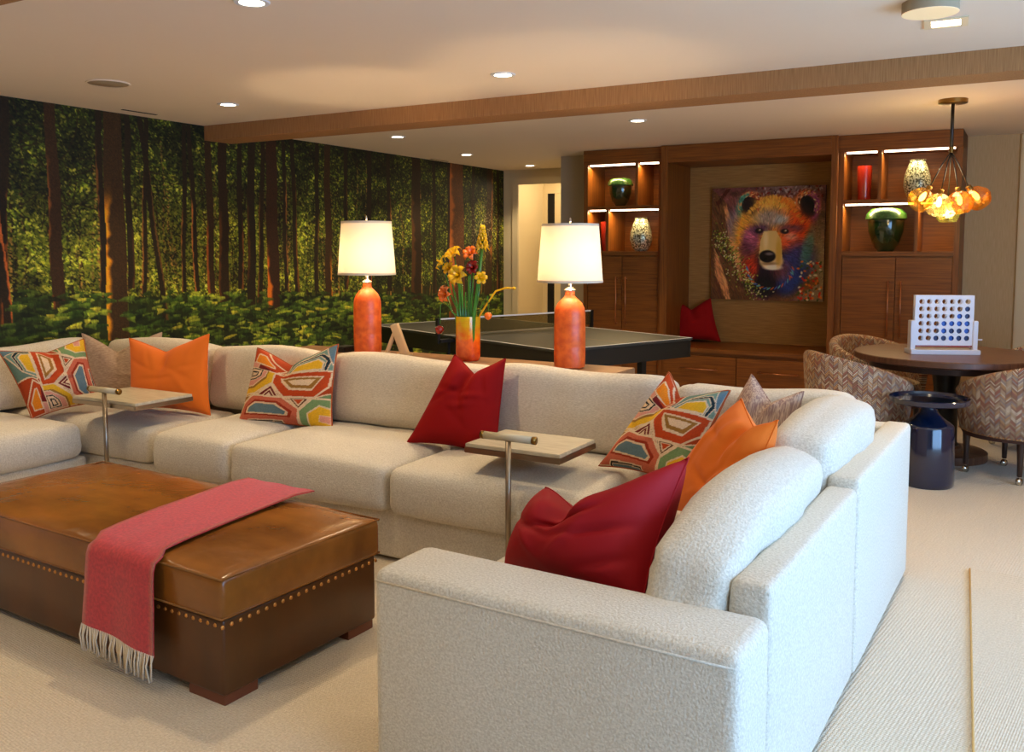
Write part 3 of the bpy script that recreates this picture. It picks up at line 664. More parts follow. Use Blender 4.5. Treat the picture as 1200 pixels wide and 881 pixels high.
bi = bi * np.array([1.05, 1, .95]); PX, PZ = np.meshgrid(np.linspace(-.565, .565, N), np.linspace(.57, -.57, N)); cv = grid_mesh('canvas_face', np.stack([PX, np.full_like(PX, -.036), PZ], -1)[:, ::-1], M['painting'], t)
set_print(cv.data, bi[:, ::-1].reshape(-1, 3)); cv.name = 'canvas_face'
box('canvas_box', (-.565, -.034, -.57), (.565, 0, .57), M['dark'], t, .003)

# vases on the shelves -------------------------------------------------
def vz(name, x, z, prof, m, label, y=8.74, cat='vase', extra=None):
    t = empty(name, (x, y, z), label=label, cat=cat); lathe('body', prof, m, t, seg=28)
    if extra: lathe('ribbed_collar', extra, M['green_rib'], t, seg=40)
    return t
S1, S2 = 1.943, 1.48
gp = lambda s: [(.05 * s, 0), (.085 * s, .05 * s), (.115 * s, .14 * s), (.12 * s, .2 * s), (.115 * s, .235 * s)]
ge = lambda s: [(.117 * s, .215 * s), (.135 * s, .225 * s), (.13 * s, .26 * s), (.10 * s, .292 * s), (.06 * s, .30 * s), (.05 * s, .285 * s)]
vz('vase', -3.70, S1, gp(.98), M['green'], 'dark green vase with a light ribbed collar on the top left shelf', extra=ge(.98))
vz('vase', -1.11, S2, gp(1.3), M['green'], 'large green vase with ribbed collar behind the amber pendant', extra=ge(1.3))
mp_ = lambda s: [(.055 * s, 0), (.09 * s, .03 * s), (.115 * s, .12 * s), (.108 * s, .2 * s), (.08 * s, .29 * s), (.062 * s, .33 * s), (.07 * s, .345 * s), (.05 * s, .34 * s)]
vz('vase', -3.465, S2, mp_(1.0), M['mottle'], 'silver mottled vase on the left cabinet, lower shelf')
vz('vase', -.865, S1, mp_(1.0), M['mottle'], 'silver mottled vase on the top right shelf beside the red cylinder')
vz('vase', -1.305, S1, [(.05, 0), (.055, .02), (.062, .2), (.064, .31), (.058, .31)], M['redvase'], 'slim red cylinder vase on the top right shelf')
vz('vase', -3.875, S2, [(.045, 0), (.05, .02), (.066, .2), (.07, .31), (.062, .31)], M['redvase'], 'red vase half hidden behind the right lamp shade', y=8.8)

# =================================================================== CUSHIONS AND PILLOWS
def pillow_points(w, h, th, N, chop, seed, side, wr=1.0, corners=None, dent=0.0):
    val = .85 if wr > 3 else .55; r = np.random.default_rng(seed)
    u, v = np.meshgrid(np.linspace(-1, 1, N), np.linspace(-1, 1, N))
    # corners pulled out, edges drawn in
    uu = u * (1 - .07 * (1 - v ** 2) * np.abs(u) ** 2); vv_ = v * (1 - .06 * (1 - u ** 2) * np.abs(v) ** 2)
    if corners:
        bl, br, tr, tl = [np.array(c) for c in corners]; a, b = (uu + 1) / 2, (vv_ + 1) / 2
        Q = [(bl[i] * (1 - a) + br[i] * a) * (1 - b) + (tl[i] * (1 - a) + tr[i] * a) * b for i in (0, 1)]; x, z = Q
        h = .5 * (tl[1] + tr[1] - bl[1] - br[1]); w = br[0] - bl[0]
    else: x = w / 2 * uu; z = h / 2 * vv_
    prof = ((1 - np.abs(u) ** 2.6) * (1 - np.abs(v) ** 2.6)).clip(0) ** .52
    y = th / 2 * prof
    if chop:
        cu = dent; g = np.clip(1 - np.abs(u - cu) / (1 - cu * np.sign(u - cu)), 0, 1) ** 1.25; vv = ((v + 1) / 2).clip(0) ** 2.2
        z = z - chop * h * g * vv; k = np.exp(-((u - cu) / .16) ** 2) * ((v + .1).clip(0)) ** 1.2
        y = y * (1 - val * k) + .012 * wr * np.exp(-((np.abs(u - cu) - .34) / .16) ** 2) * vv * prof
    for i in range(9):        # soft folds running from corners and dent
        a = r.uniform(0, math.pi); px_, py_ = r.uniform(-.7, .7, 2); d = (u - px_) * math.sin(a) - (v - py_) * math.cos(a); l = (u - px_) * math.cos(a) + (v - py_) * math.sin(a)
        y = y + wr * r.uniform(-.010, .008) * np.exp(-(d / .07) ** 2 - (l / .4) ** 2) * prof
    sag = -.02 * (1 - u ** 2) * (v < -.5) * (v + .5)
    return np.stack([x, -y if side < 0 else y, z + sag], -1)
def pillow(label, loc, size, yaw, tilt=18, roll=0, m='red', m_back=None, chop=.16, seed=1, name='throw_pillow', group=None, print_img=None, piping=None, wr=1.0, N=None, corners=None, dent=0.0):
    """local -Y is the face; yaw turns it, tilt leans its top backwards, roll turns it in its plane"""
    w_, h_, th = size
    mx = Matrix.Rotation(R(yaw), 4, 'Z') @ Matrix.Rotation(R(-tilt), 4, 'X') @ Matrix.Rotation(R(roll), 4, 'Y')
    t = empty(name, loc, rot=mx.to_euler(), label=label, cat='pillow', group=group)
    N = N or (150 if print_img is not None else 44)
    F = pillow_points(w_, h_, th, N, chop, seed, -1, wr, corners, dent); fo = grid_mesh('front_panel', F, M[m], t, True)
    if print_img is not None:
        H_, W_ = print_img.shape[:2]; ii = np.linspace(0, H_ - 1, N).astype(int); jj = np.linspace(0, W_ - 1, N).astype(int)
        set_print(fo.data, print_img[::-1][ii][:, jj].reshape(-1, 3))
    n2 = 40; B = pillow_points(w_, h_, th, n2, chop, seed, 1, wr, corners, dent)
    grid_mesh('back_panel', B[:, ::-1], M[m_back or m], t, True)
    E = pillow_points(w_, h_, th, 40, chop, seed, -1, wr, corners, dent)
    loop = [E[0, i] for i in range(39)] + [E[i, 39] for i in range(39)] + [E[39, i] for i in range(39, 0, -1)] + [E[i, 0] for i in range(39, 0, -1)]
    tube('piping', [tuple(p) for p in loop], .0045 if piping else .003, M[piping or m_back or m], t, seg=6, closed=True)
    return t
def patchwork(S=300):
    cream = (222, 192, 156); img = np.zeros((S, S, 3)); img[:] = cream
    X, Yp = np.meshgrid(np.linspace(205, 895, S), np.linspace(115, 805, S))
    rust = (186, 66, 18); mar = (110, 20, 22); oran = (226, 130, 22); yel = (224, 172, 34); teal = (112, 140, 124); slate = (96, 120, 128); terra = (198, 100, 72); pink = (214, 146, 128); brn = (152, 106, 42); blk = (30, 26, 34); grn = (118, 146, 96)
    L = [([(205, 115), (330, 115), (540, 250), (480, 300), (205, 290)], rust, 9), ([(262, 160), (335, 156), (450, 232), (455, 252), (252, 242)], oran, 9), ([(310, 248), (480, 292), (300, 294)], mar, 0), ([(205, 248), (312, 248), (300, 292), (205, 292)], pink, 5),
         ([(205, 296), (478, 300), (468, 408), (330, 524), (205, 548)], yel, 8), ([(205, 300), (420, 300), (412, 380), (310, 480), (205, 495)], brn, 0), ([(205, 298), (408, 298), (400, 355), (300, 458), (205, 472)], pink, 8), ([(222, 300), (366, 298), (360, 362), (302, 404), (220, 418)], blk, 4),
         ([(232, 312), (350, 306), (346, 356), (298, 392), (230, 404)], cream, 0), ([(238, 330), (326, 326), (314, 368), (244, 386)], blk, 0), ([(250, 342), (312, 338), (302, 360), (254, 374)], cream, 0),
         ([(560, 300), (640, 200), (895, 100), (895, 340), (600, 306)], teal, 8), ([(650, 196), (810, 176), (884, 240), (860, 336), (840, 330), (850, 250), (800, 196), (650, 215)], (24, 44, 50), 4), ([(596, 304), (640, 240), (790, 222), (832, 262), (830, 320)], yel, 9), ([(820, 115), (895, 115), (895, 300)], slate, 5),
         ([(470, 308), (895, 340), (880, 470), (790, 556), (570, 544), (464, 412)], rust, 9), ([(515, 345), (850, 380), (772, 500), (608, 484), (528, 392)], cream, 0), ([(532, 360), (832, 390), (772, 482), (622, 464)], brn, 0), ([(582, 384), (794, 402), (752, 452), (632, 438)], cream, 0),
         ([(460, 436), (532, 542), (358, 542)], mar, 8), ([(458, 470), (505, 540), (402, 540)], cream, 0), ([(456, 484), (494, 540), (416, 540)], mar, 0), ([(455, 508), (476, 540), (434, 540)], cream, 0),
         ([(320, 545), (555, 548), (684, 655), (668, 815), (200, 800), (240, 620)], terra, 8), ([(345, 582), (535, 588), (642, 680), (622, 742), (258, 718), (268, 650)], (150, 44, 16), 0), ([(350, 600), (522, 604), (616, 690), (602, 726), (274, 706), (284, 650)], cream, 0), ([(356, 614), (506, 618), (596, 686), (582, 714), (290, 694), (300, 655)], slate, 0),
         ([(300, 765), (560, 775), (560, 810), (300, 810)], blk, 8), ([(320, 785), (540, 790), (540, 810), (320, 810)], slate, 4),
         ([(688, 815), (688, 672), (780, 568), (895, 566), (895, 815)], grn, 8), ([(746, 815), (746, 692), (830, 620), (895, 640), (895, 815)], yel, 9), ([(830, 700), (895, 700), (895, 760), (820, 750)], pink, 4),
         ([(612, 556), (760, 562), (686, 652)], (92, 48, 22), 7), ([(636, 566), (732, 570), (686, 632)], cream, 0), ([(650, 572), (718, 574), (686, 614)], rust, 0),
         ([(205, 560), (300, 552), (235, 606), (205, 610)], brn, 6), ([(205, 620), (240, 612), (196, 780), (205, 815), (100, 815)], grn, 7)]
    outer = [(P_, c) for P_, c, lw in L if lw >= 7]; D_ = np.stack([np.where(poly_mask(P_, X, Yp), 0, edge_dist(P_, X, Yp)) for P_, c in outer]); o_ = np.argsort(D_, 0)
    d1 = np.take_along_axis(D_, o_[:1], 0)[0]; d2 = np.take_along_axis(D_, o_[1:2], 0)[0]; cc = np.array([c for P_, c in outer])[o_[0]]
    fill = (d2 - d1 > 9) & (d1 > 7); img[fill] = cc[fill] * .9
    for P_, c, lw in L:
        m_ = poly_mask(P_, X, Yp); img[m_] = c
        if lw: d = edge_dist(P_, X, Yp); img[d < lw * .62] = cream
    img *= (0.94 + .12 * rng.random((S, S, 1)))
    return img
PW = patchwork()

# =================================================================== SECTIONAL SOFA
sofa = empty('sectional_sofa', (-3.2, 4.4, 0), label='large U-shaped cream boucle sectional sofa with loose back cushions', cat='sofa')
SO = Vector((-3.2, 4.4, 0))
def sp(name, lo, hi, m='boucle', r=.03, n=(3, 3, 3), rz=0, piv=None, fn=None, rx=0, ry=0):
    s = [hi[i] - lo[i] for i in range(3)]; c = Vector([(hi[i] + lo[i]) / 2 for i in range(3)])
    if rz: c = Matrix.Rotation(R(rz), 3, 'Z') @ (c - piv) + piv
    return rbox(name, s, c - SO, M[m], sofa, r, n, (R(rx), R(ry), R(rz)), fn)
def puff(amt, seed, sag=0.0, axis=2):
    r = random.Random(seed); ph = [r.uniform(0, 6.28) for _ in range(6)]
    def fn(p, h):
        q = [p[i] / h[i] for i in range(3)]; o = [i for i in range(3) if i != axis]
        k = (1 - min(1, abs(q[o[0]])) ** 2.5) * (1 - min(1, abs(q[o[1]])) ** 2.5) 
        v = Vector(p); v[axis] += amt * k * max(-1, min(1, q[axis] * 1.2))
        big = o[0] if h[o[0]] > h[o[1]] else o[1]
        wv = .008 * math.sin(q[big] * 5 + ph[0]) + .004 * math.sin(q[big] * 11 + ph[1] + q[o[0]] * 3) + .004 * math.sin(q[o[1]] * 7 + ph[2])
        v[axis] += wv * k
        for a in o:
            v[a] -= (.008 + .008 * math.sin(3 * q[axis] + ph[3 + a])) * q[a] * abs(q[a]) ** 3 * 0.6
        if axis != 2: v[2] += .012 * math.sin(q[big] * 3.1 + ph[4]) * (q[2] + 1) / 2 - .02 * abs(q[big]) ** 4 * (q[2] > 0)
        return v
    return fn
def slump(f):
    def fn(p, h):
        v = f(p, h); t_ = max(0, -p[1] / h[1] - .1) / .9; z_ = max(0.0, (p[2] / h[2] + 1) / 2); v[2] -= .085 * t_ ** 1.6 * z_ ** 1.5; v[1] += .05 * t_ ** 2 * z_; v[0] += .004 * math.sin(p[2] * 60 + p[1] * 20) * t_ ** 3
        return v
    return fn
RZ = -1.9; PV = Vector((-.515, 1.95, 0))
# right wing
sp('arm', (-1.55, 1.885, .015), (-.505, 2.14, .615), r=.035, rz=RZ, piv=PV)
sp('base_frame', (-1.49, 2.145, .015), (-.53, 3.20, .27), r=.02, rz=RZ, piv=PV)
sp('base_frame', (-1.49, 3.205, .015), (-.53, 4.36, .27), r=.02, rz=RZ, piv=PV)
def lean(p, h):
    v = Vector(p);
    if v.x < 0: v.x -= .05 * (1 - (v.z + h[2]) / (2 * h[2])) - .02
    return v
sp('back_frame', (-.635, 2.145, .015), (-.51, 3.205, .685), r=.022, n=(2, 3, 6), rz=RZ, piv=PV, fn=lean)
sp('back_frame', (-.635, 3.21, .015), (-.505, 4.40, .715), r=.022, n=(2, 3, 6), rz=RZ, piv=PV, fn=lean)
sp('seat_cushion', (-1.53, 2.15, .275), (-.72, 3.19, .475), r=.06, n=(8, 8, 2), rz=RZ, piv=PV, fn=puff(.03, 1))
sp('back_cushion', (-.825, 2.07, .47), (-.62, 3.17, .845), r=.07, n=(4, 12, 6), rz=RZ, piv=PV, fn=slump(puff(.018, 21, axis=0)), ry=9)
sp('back_cushion', (-.84, 3.18, .47), (-.62, 4.14, .885), r=.08, n=(4, 12, 6), rz=RZ, piv=PV, fn=puff(.03, 22, axis=0), ry=7)
# main run
sp('base_frame', (-5.80, 3.37, .015), (-1.52, 4.36, .262), r=.02)
sp('back_frame', (-5.80, 4.27, .015), (-.47, 4.40, .71), r=.025)
xs = [-4.86, -4.24, -3.63, -2.58, -1.52]
sp('seat_cushion', (-5.80, 3.33, .265), (-4.30, 4.05, .47), r=.06, n=(8, 8, 2), fn=puff(.02, 3))
for i in range(1, 4):
    sp('seat_cushion', (xs[i] + .003, 3.29, .25), (xs[i + 1] - .003, 4.12, .475), r=.055, n=(10, 8, 2), fn=puff(.035, 4 + i))
sp('seat_cushion', (-1.51, 3.22, .265), (-.72, 4.12, .475), r=.06, n=(8, 8, 2), fn=puff(.02, 9))
bx_ = [-5.62, -4.57, -3.59, -2.47, -1.44, -.60]
for i in range(5):
    sp('back_cushion', (bx_[i] + .008, 4.0, .47), (bx_[i + 1] - .008, 4.24, .89 - (.02 if i == 4 else 0)), 'linen' if i < 4 else 'boucle', r=.065, n=(14, 4, 6), fn=puff(.03, 30 + i, axis=1), rx=-8)
# left wing
sp('base_frame', (-5.80, .9, .015), (-4.86, 3.34, .262), r=.02)
sp('back_frame', (-5.93, .9, .015), (-5.80, 4.40, .71), r=.025)
for i, (a, b) in enumerate(((.95, 2.16), (2.17, 3.305))):
    sp('seat_cushion', (-5.75, a, .265), (-4.80, b, .475), r=.07, n=(8, 10, 2), fn=puff(.03, 12 + i))
for i, (a, b) in enumerate(((.95, 2.05), (2.06, 3.10), (3.12, 3.98))):
    sp('back_cushion', (-5.80, a, .47), (-5.56, b, .885), 'boucle', r=.07, n=(4, 12, 6), fn=puff(.03, 50 + i, axis=0), ry=-8)
sp('arm', (-5.93, .65, .015), (-4.86, .9, .615), r=.035)
tube('seam_welt', [Vector(p) - SO for p in ((-1.535, 1.917, .583), (-1.2, 1.9065, .583), (-.8, 1.893, .583), (-.52, 1.8845, .583))], .003, M['linen'], sofa)

# ------------------------------------------------------------------ pillows
pillow('patchwork print pillow at the far left of the sofa, in front of the taupe pillow', (-5.18, 3.34, .70), (.5, .45, .2), 62, 22, 0, 'print', 'piping', .10, 3, print_img=np.rot90(PW, 1), piping='piping', corners=[(-.12, -.24), (.27, -.17), (.20, .25), (-.275, .2)], dent=.1)
pillow('plain taupe slub linen pillow in the far left sofa corner', (-5.30, 3.98, .72), (.5, .45, .18), 38, 16, 0, 'taupe', None, .28, 4, corners=[(-.26, -.23), (.25, -.23), (.21, .215), (-.315, .215)], dent=-.1)
pillow('bright orange pillow in the left sofa corner', (-4.62, 3.80, .71), (.5, .45, .17), 12, 16, 0, 'orange', None, .19, 5, corners=[(-.30, -.225), (.305, -.235), (.208, .27), (-.395, .225)], dent=0)
pillow('patchwork print pillow standing alone in the middle of the sofa', (-3.74, 3.86, .70), (.5, .45, .17), 8, 16, 0, 'print', 'piping', .22, 6, print_img=PW, piping='piping', corners=[(-.30, -.25), (.36, -.235), (.32, .262), (-.24, .218)], dent=-.05)
pillow('red pillow slumped against the middle of the sofa back', (-2.50, 3.82, .69), (.5, .45, .22), 10, 18, 0, 'red', None, .17, 7, wr=2.0, corners=[(-.27, -.20), (.24, -.24), (.225, .265), (-.06, .275)], dent=-.1)
pillow('patchwork print pillow leaning in the right sofa corner', (-1.34, 3.74, .71), (.5, .45, .18), -14, 24, 0, 'print', 'piping', .2, 8, print_img=PW, piping='piping', corners=[(-.32, -.225), (.15, -.24), (.25, .205), (-.075, .255)], dent=-.4)
pillow('mauve and taupe striped slub pillow tucked in the right sofa corner', (-.96, 3.84, .71), (.5, .45, .16), -18, 20, 0, 'taupe2', None, .2, 9, corners=[(-.27, -.19), (.16, -.2), (.155, .205), (-.11, .25)], dent=0)
pillow('orange pillow on the right wing of the sofa', (-1.02, 3.20, .69), (.5, .45, .18), -40, 24, 0, 'orange', None, .14, 10, wr=1.8, corners=[(-.19, -.215), (.32, -.16), (.315, .25), (.075, .29)], dent=.3)
pillow('large crimson pillow nearest the viewer behind the sofa arm', (-1.12, 2.40, .69), (.5, .45, .32), -18, 28, 0, 'crimson', None, .42, 11, wr=3.2, corners=[(-.25, -.225), (.29, -.19), (.29, .25), (-.20, .06)], dent=-.1)
pillow('small dark red pillow on the walnut bench', (-2.90, 9.0, .765), (.5, .45, .14), 8, 12, 0, 'red', None, .24, 12, corners=[(-.22, -.215), (.215, -.215), (.09, .235), (-.295, .21)], dent=0)

# =================================================================== OTTOMAN
ot = empty('leather_ottoman', (-3.10, 2.40, 0), R(-2.5), 'long tan leather ottoman with brass nailheads in front of the sofa', 'ottoman')
OW, OD = 1.82, .78
def crown(p, h):
    q = [p[i] / h[i] for i in range(3)]; v = Vector(p)
    if q[2] > 0: v.z += .02 * (1 - abs(q[0]) ** 3) * (1 - abs(q[1]) ** 3) - .012 * (abs(q[0]) * abs(q[1])) ** 4
    if abs(q[1]) < .98 and q[2] > .2 and abs(q[1]) > .55: v.z += .004 * math.sin(p[0] * 34) * math.sin(p[0] * 11 + 1)
    return v
rbox('base', (OW - .03, OD - .03, .26), (0, 0, .165), M['leather_d'], ot, .012, (2, 2, 2))
cu = rbox('top_cushion', (OW, OD, .15), (0, 0, .37), M['leather'], ot, .022, (30, 14, 2), fn=crown)
for s in (-1, 1):
    loop = []
    hx, hy, z = OW / 2 - .004, OD / 2 - .004, .37 + s * .066
    tube('welt', [(-hx, -hy, z), (hx, -hy, z), (hx, hy, z), (-hx, hy, z)], .0045, M['leather'], cu, (0, 0, -.37), seg=6, closed=True)
for sx in (-1, 1):
    for sy in (-1, 1):
        fo = mesh('foot', *bdata((-.09, -.07, 0), (.09, .07, .045)), M['foot'], ot, (sx * (OW / 2 - .115), sy * (OD / 2 - .095), 0), smooth=False)
def nails():
    L = []; hx, hy = OW / 2 - .015, OD / 2 - .015
    def dome(c, n):
        n = Vector(n); u = n.orthogonal().normalized(); w_ = n.cross(u); V = []; F = []
        for j, (r_, d) in enumerate(((.008, .0), (.0055, .0035))):
            for s in range(6): a = s * math.pi / 3; V.append(Vector(c) + (u * math.cos(a) + w_ * math.sin(a)) * r_ + n * d)
        for s in range(6): t = (s + 1) % 6; F.append((s, t, 6 + t, 6 + s))
        F.append(tuple(range(6, 12))); return V, F
    for sy in (-1, 1):
        k = int(2 * hx / .036)
        for i in range(k + 1): L.append(dome((-hx + 2 * hx * i / k, sy * hy, .272), (0, sy, 0)))
    for sx in (-1, 1):
        k = int(2 * hy / .036)
        for i in range(k + 1): L.append(dome((sx * hx, -hy + 2 * hy * i / k, .272), (sx, 0, 0)))
    return join(L)
v, f = nails(); tag(mesh('nailhead_trim', v, f, M['nail'], ot), kind='stuff')
# throw -----------------------------------------------------------------
th = empty('throw_blanket', (-2.70, 2.03, .46), label='coral red wool throw with cream fringe laid across the ottoman', cat='throw')
def throw_pts():
    rows = []
    # path in (s: along from far edge to near drop); width varies
    prof = [(.83, .452 + .012), (.70, .478), (.5, .480), (.3, .480), (.12, .474), (.05, .468), (.0, .462), (-.025, .448), (-.034, .42), (-.036, .36), (-.036, .29), (-.038, .23), (-.04, .17), (-.04, .145)]
    for i, (yy_, zz_) in enumerate(prof):
        t_ = i / (len(prof) - 1); row = []
        xl = -3.03 + (.83 - yy_) * .15 if yy_ > 0 else -2.87 - .06 * (-zz_ + .46); xr = -2.62 + (.83 - yy_) * .10 if yy_ > 0 else -2.50 + .0 * zz_
        for j in range(15):
            q = j / 14; x = xl + (xr - xl) * q; y = 2.035 + yy_ * (1 if yy_ > 0 else 1) - (.055 if yy_ < .09 else .055 * max(0, 1 - yy_ / .6)) + (xr - x) * .04
            z = zz_; 
            if yy_ < 0: y += -.004 - .006 * (1 + math.sin(q * 9 + 1)) * min(1, (.46 - zz_) * 4); z = zz_ + (.03 * (.5 - q) if zz_ < .2 else 0)
            else: z += .002 * math.sin(q * 14 + yy_ * 9)
            row.append((x, y, z))
        rows.append(row)
    return np.array(rows)
TP = throw_pts(); O = np.array([-2.70, 2.03, .46])
# thicken
top = TP - O; bot = top.copy(); bot[..., 2] -= .005; bot[TP[..., 1] < 1.985, 1] += .005
V = [tuple(p) for p in top.reshape(-1, 3)] + [tuple(p) for p in bot.reshape(-1, 3)]; n_r, n_c = top.shape[:2]; F = []
for i in range(n_r - 1):
    for j in range(n_c - 1):
        a = i * n_c + j; F.append((a, a + n_c, a + n_c + 1, a + 1)); b = a + n_r * n_c; F.append((b, b + 1, b + n_c + 1, b + n_c))
k = n_r * n_c
for i in range(n_r - 1):
    for j in (0, n_c - 1): a = i * n_c + j; F.append((a, a + k, a + k + n_c, a + n_c))
mesh('cloth', V, F, M['throw'], th)
L = []
for j in range(44):
    q = j / 43 * (n_c - 1); i0 = min(n_c - 2, int(q)); p = TP[-1, i0] * (1 - (q - i0)) + TP[-1, i0 + 1] * (q - i0) - O
    a, b = rng.normal(0, .006), rng.normal(0, .004)
    L.append(tube_data([p + (0, 0, .004), p + (a, b - .003, -.035), p + (a * .2 + rng.normal(0, .006), b - .002, -.085 + rng.normal(0, .004))], [.0028, .0032, .0036], 5))
v, f = join(L); tag(mesh('fringe', v, f, M['fringe'], th), 'cream twisted fringe', kind='stuff')

# =================================================================== C-TABLES
def ctable(pole, tray, label, hz=.708, tz=.615):
    x0_, x1_, y0_, y1_ = tray; px_, py_ = pole
    t = empty('c_table', (px_, py_, 0), label=label, cat='side table', group=None)
    f = lambda x, y, z: (x - px_, y - py_, z)
    tp = box('tray_top', f(x0_, y0_, tz - .006), f(x1_, y1_, tz + .012), M['travertine'], t, .003); box('tray_frame', f(x0_ - .003, y0_ - .003, tz - .03), f(x1_ + .003, y1_ + .003, tz - .004), M['nickel'], t, .002)
    tube('pole', [(0, 0, .01), (0, 0, hz)], .0125, M['nickel'], t, seg=16)
    tube('handle', [(-.13, 0, hz), (.13, 0, hz)], .0165, M['travertine'], t, seg=18)
    for s in (-1, 1): tube('handle_cap', [(s * .118, 0, hz), (s * .134, 0, hz)], .0172, M['brass'], t, seg=18)
    box('base_plate', (-.16, -.13, 0), (.16, .06, .012), M['nickel'], t, .003)
ctable((-1.885, 3.26), (-2.155, -1.68, 3.34, 3.70), 'nickel pole table with pale tray in front of the red pillow', .70, .62)
ctable((-4.53, 3.235), (-4.86, -4.30, 3.262, 3.66), 'nickel pole table with pale tray in front of the left sofa corner', .70, .625)

# =================================================================== CONSOLE AND LAMPS
cs = empty('console_table', (-3.17, 4.61, 0), label='narrow oak console table behind the sofa back', cat='console table')
box('top', (-1.22, -.19, .78), (1.24, .19, .82), M['console_wood'], cs, .004); box('apron', (-1.18, -.16, .70), (1.2, .16, .78), M['console_wood'], cs)
for sx in (-1.17, 1.15):
    for sy in (-.15, .11): box('leg', (sx, sy, 0), (sx + .05, sy + .05, .7), M['console_wood'], cs, .003)
def table_lamp(x, y, label, k=1.0):
    S_ = lambda P_: [(r_, z_ * k) for r_, z_ in P_]
    t = empty('table_lamp', (x, y, .82), label=label, cat='lamp')
    lathe('base', S_([(.078, 0), (.088, .008), (.090, .03), (.0905, .12), (.0895, .125), (.0905, .13), (.0905, .24), (.0895, .245), (.090, .25), (.089, .32), (.084, .345), (.068, .375), (.045, .397), (.032, .41), (.028, .42), (.027, .44)]), M['ceramic'], t, seg=40)
    lathe('neck', S_([(.03, .44), (.034, .448), (.022, .456), (.014, .462), (.012, .50)]), M['silver'], t, seg=20)
    sh = lathe('lamp_shade', S_([(.188, .495), (.187, .505), (.163, .812), (.162, .82)]), M['shade'], t, seg=48, caps=False)
    for (r, z) in ((.188, .498 * k), (.1625, .817 * k)): lathe('rim', [(r + .001, z - .007), (r + .001, z + .007)], M['fringe'], sh, seg=48, caps=False)
    v, f = join([tube_data([(0, 0, .5), (0, 0, .84 * k)], .004)] + [tube_data([(0, 0, .80), (.16 * math.cos(a), .16 * math.sin(a), .805 * k)], .0025) for a in (0, 2.09, 4.19)])
    mesh('harp', v, f, M['silver'], t); lathe('finial', S_([(.004, .82), (.008, .835), (.007, .85), (.002, .86)]), M['silver'], t, seg=14)
    light('lamp_bulb', 'POINT', (0, 0, .63), 11, (1, .76, .47), parent=t, shadow_soft_size=.035)
table_lamp(-3.738, 4.62, 'lit lamp with orange bottle base, at the left end of the console', 1.045)
table_lamp(-2.262, 4.62, 'lit lamp with orange bottle base, beside the table tennis table end')
# vase with glass flowers
VX, VY, VZ = -2.952, 4.615, .82
t = empty('flower_vase', (VX, VY, VZ), label='red to yellow glass cylinder vase between the two lamps', cat='vase')
lathe('body', [(.066, 0), (.073, .008), (.076, .03), (.076, .26), (.075, .272), (.070, .272), (.070, .05), (.001, .04)], M['sunset'], t, seg=32, caps=False)
def blossom(kind, c, d, s, parent, m):
    d = Vector(d).normalized(); q = d.to_track_quat('Z', 'Y').to_matrix().to_4x4(); L = []
    npt = {'lily': 6, 'star': 7, 'bud': 0, 'pine': 0}[kind]
    for k_ in range(npt):
        a = 2 * math.pi * k_ / npt; V = []; F = []
        for i in range(7):
            t_ = i / 6; rr = s * (.08 + .95 * t_) * (1 - .25 * t_ ** 3); z = s * (.7 * math.sin(t_ * 1.9) * .8 - .5 * t_ ** 3); wd = s * .27 * math.sin(math.pi * min(.97, t_ * .85 + .12))
            for sg in (-1, 0, 1):
                p = Vector((rr, sg * wd, z + (.05 * s if sg else 0))); p = Matrix.Rotation(a, 3, 'Z') @ p; V.append(p)
        for i in range(6):
            for j in range(2): b = i * 3 + j; F.append((b, b + 1, b + 4, b + 3))
        L.append((V, F))
    if kind in ('lily', 'star'):
        L.append(tube_data([(0, 0, 0), (0, 0, s * .4), (0, 0, s * .75)], [s * .16, s * .14, s * .05], 8))
    if kind == 'bud': L.append(tube_data([(0, 0, -s * .6), (0, 0, -s * .4), (0, 0, 0), (0, 0, s * .5), (0, 0, s * .8)], [s * .2, s * .55, s * .75, s * .5, s * .08], 12))
    if kind == 'pine':
        for ring in range(6):
            for k_ in range(7):
                a = 2 * math.pi * (k_ + ring * .5) / 7; z = s * (-.8 + ring * .42); r_ = s * (.62 - .085 * ring); p = Vector((r_ * math.cos(a) * .6, r_ * math.sin(a) * .6, z))
                L.append(tube_data([p, p + Vector((r_ * math.cos(a) * .5, r_ * math.sin(a) * .5, s * .25)), p + Vector((r_ * math.cos(a) * .4, r_ * math.sin(a) * .4, s * .6))], [s * .14, s * .16, s * .02], 6))
        for k_ in range(5):
            a = k_ * 1.257; L.append(tube_data([(0, 0, -s * .8), (s * .6 * math.cos(a), s * .6 * math.sin(a), -s * .7), (s * .95 * math.cos(a), s * .95 * math.sin(a), -s * 1.2)], [s * .12, s * .16, s * .03], 6))
    v, f = join(L); v = [q @ Vector(p) + Vector(c) for p in v]
    o = mesh('blossom', v, f, m, parent); md = o.modifiers.new('thick', 'SOLIDIFY'); md.thickness = .002; return o
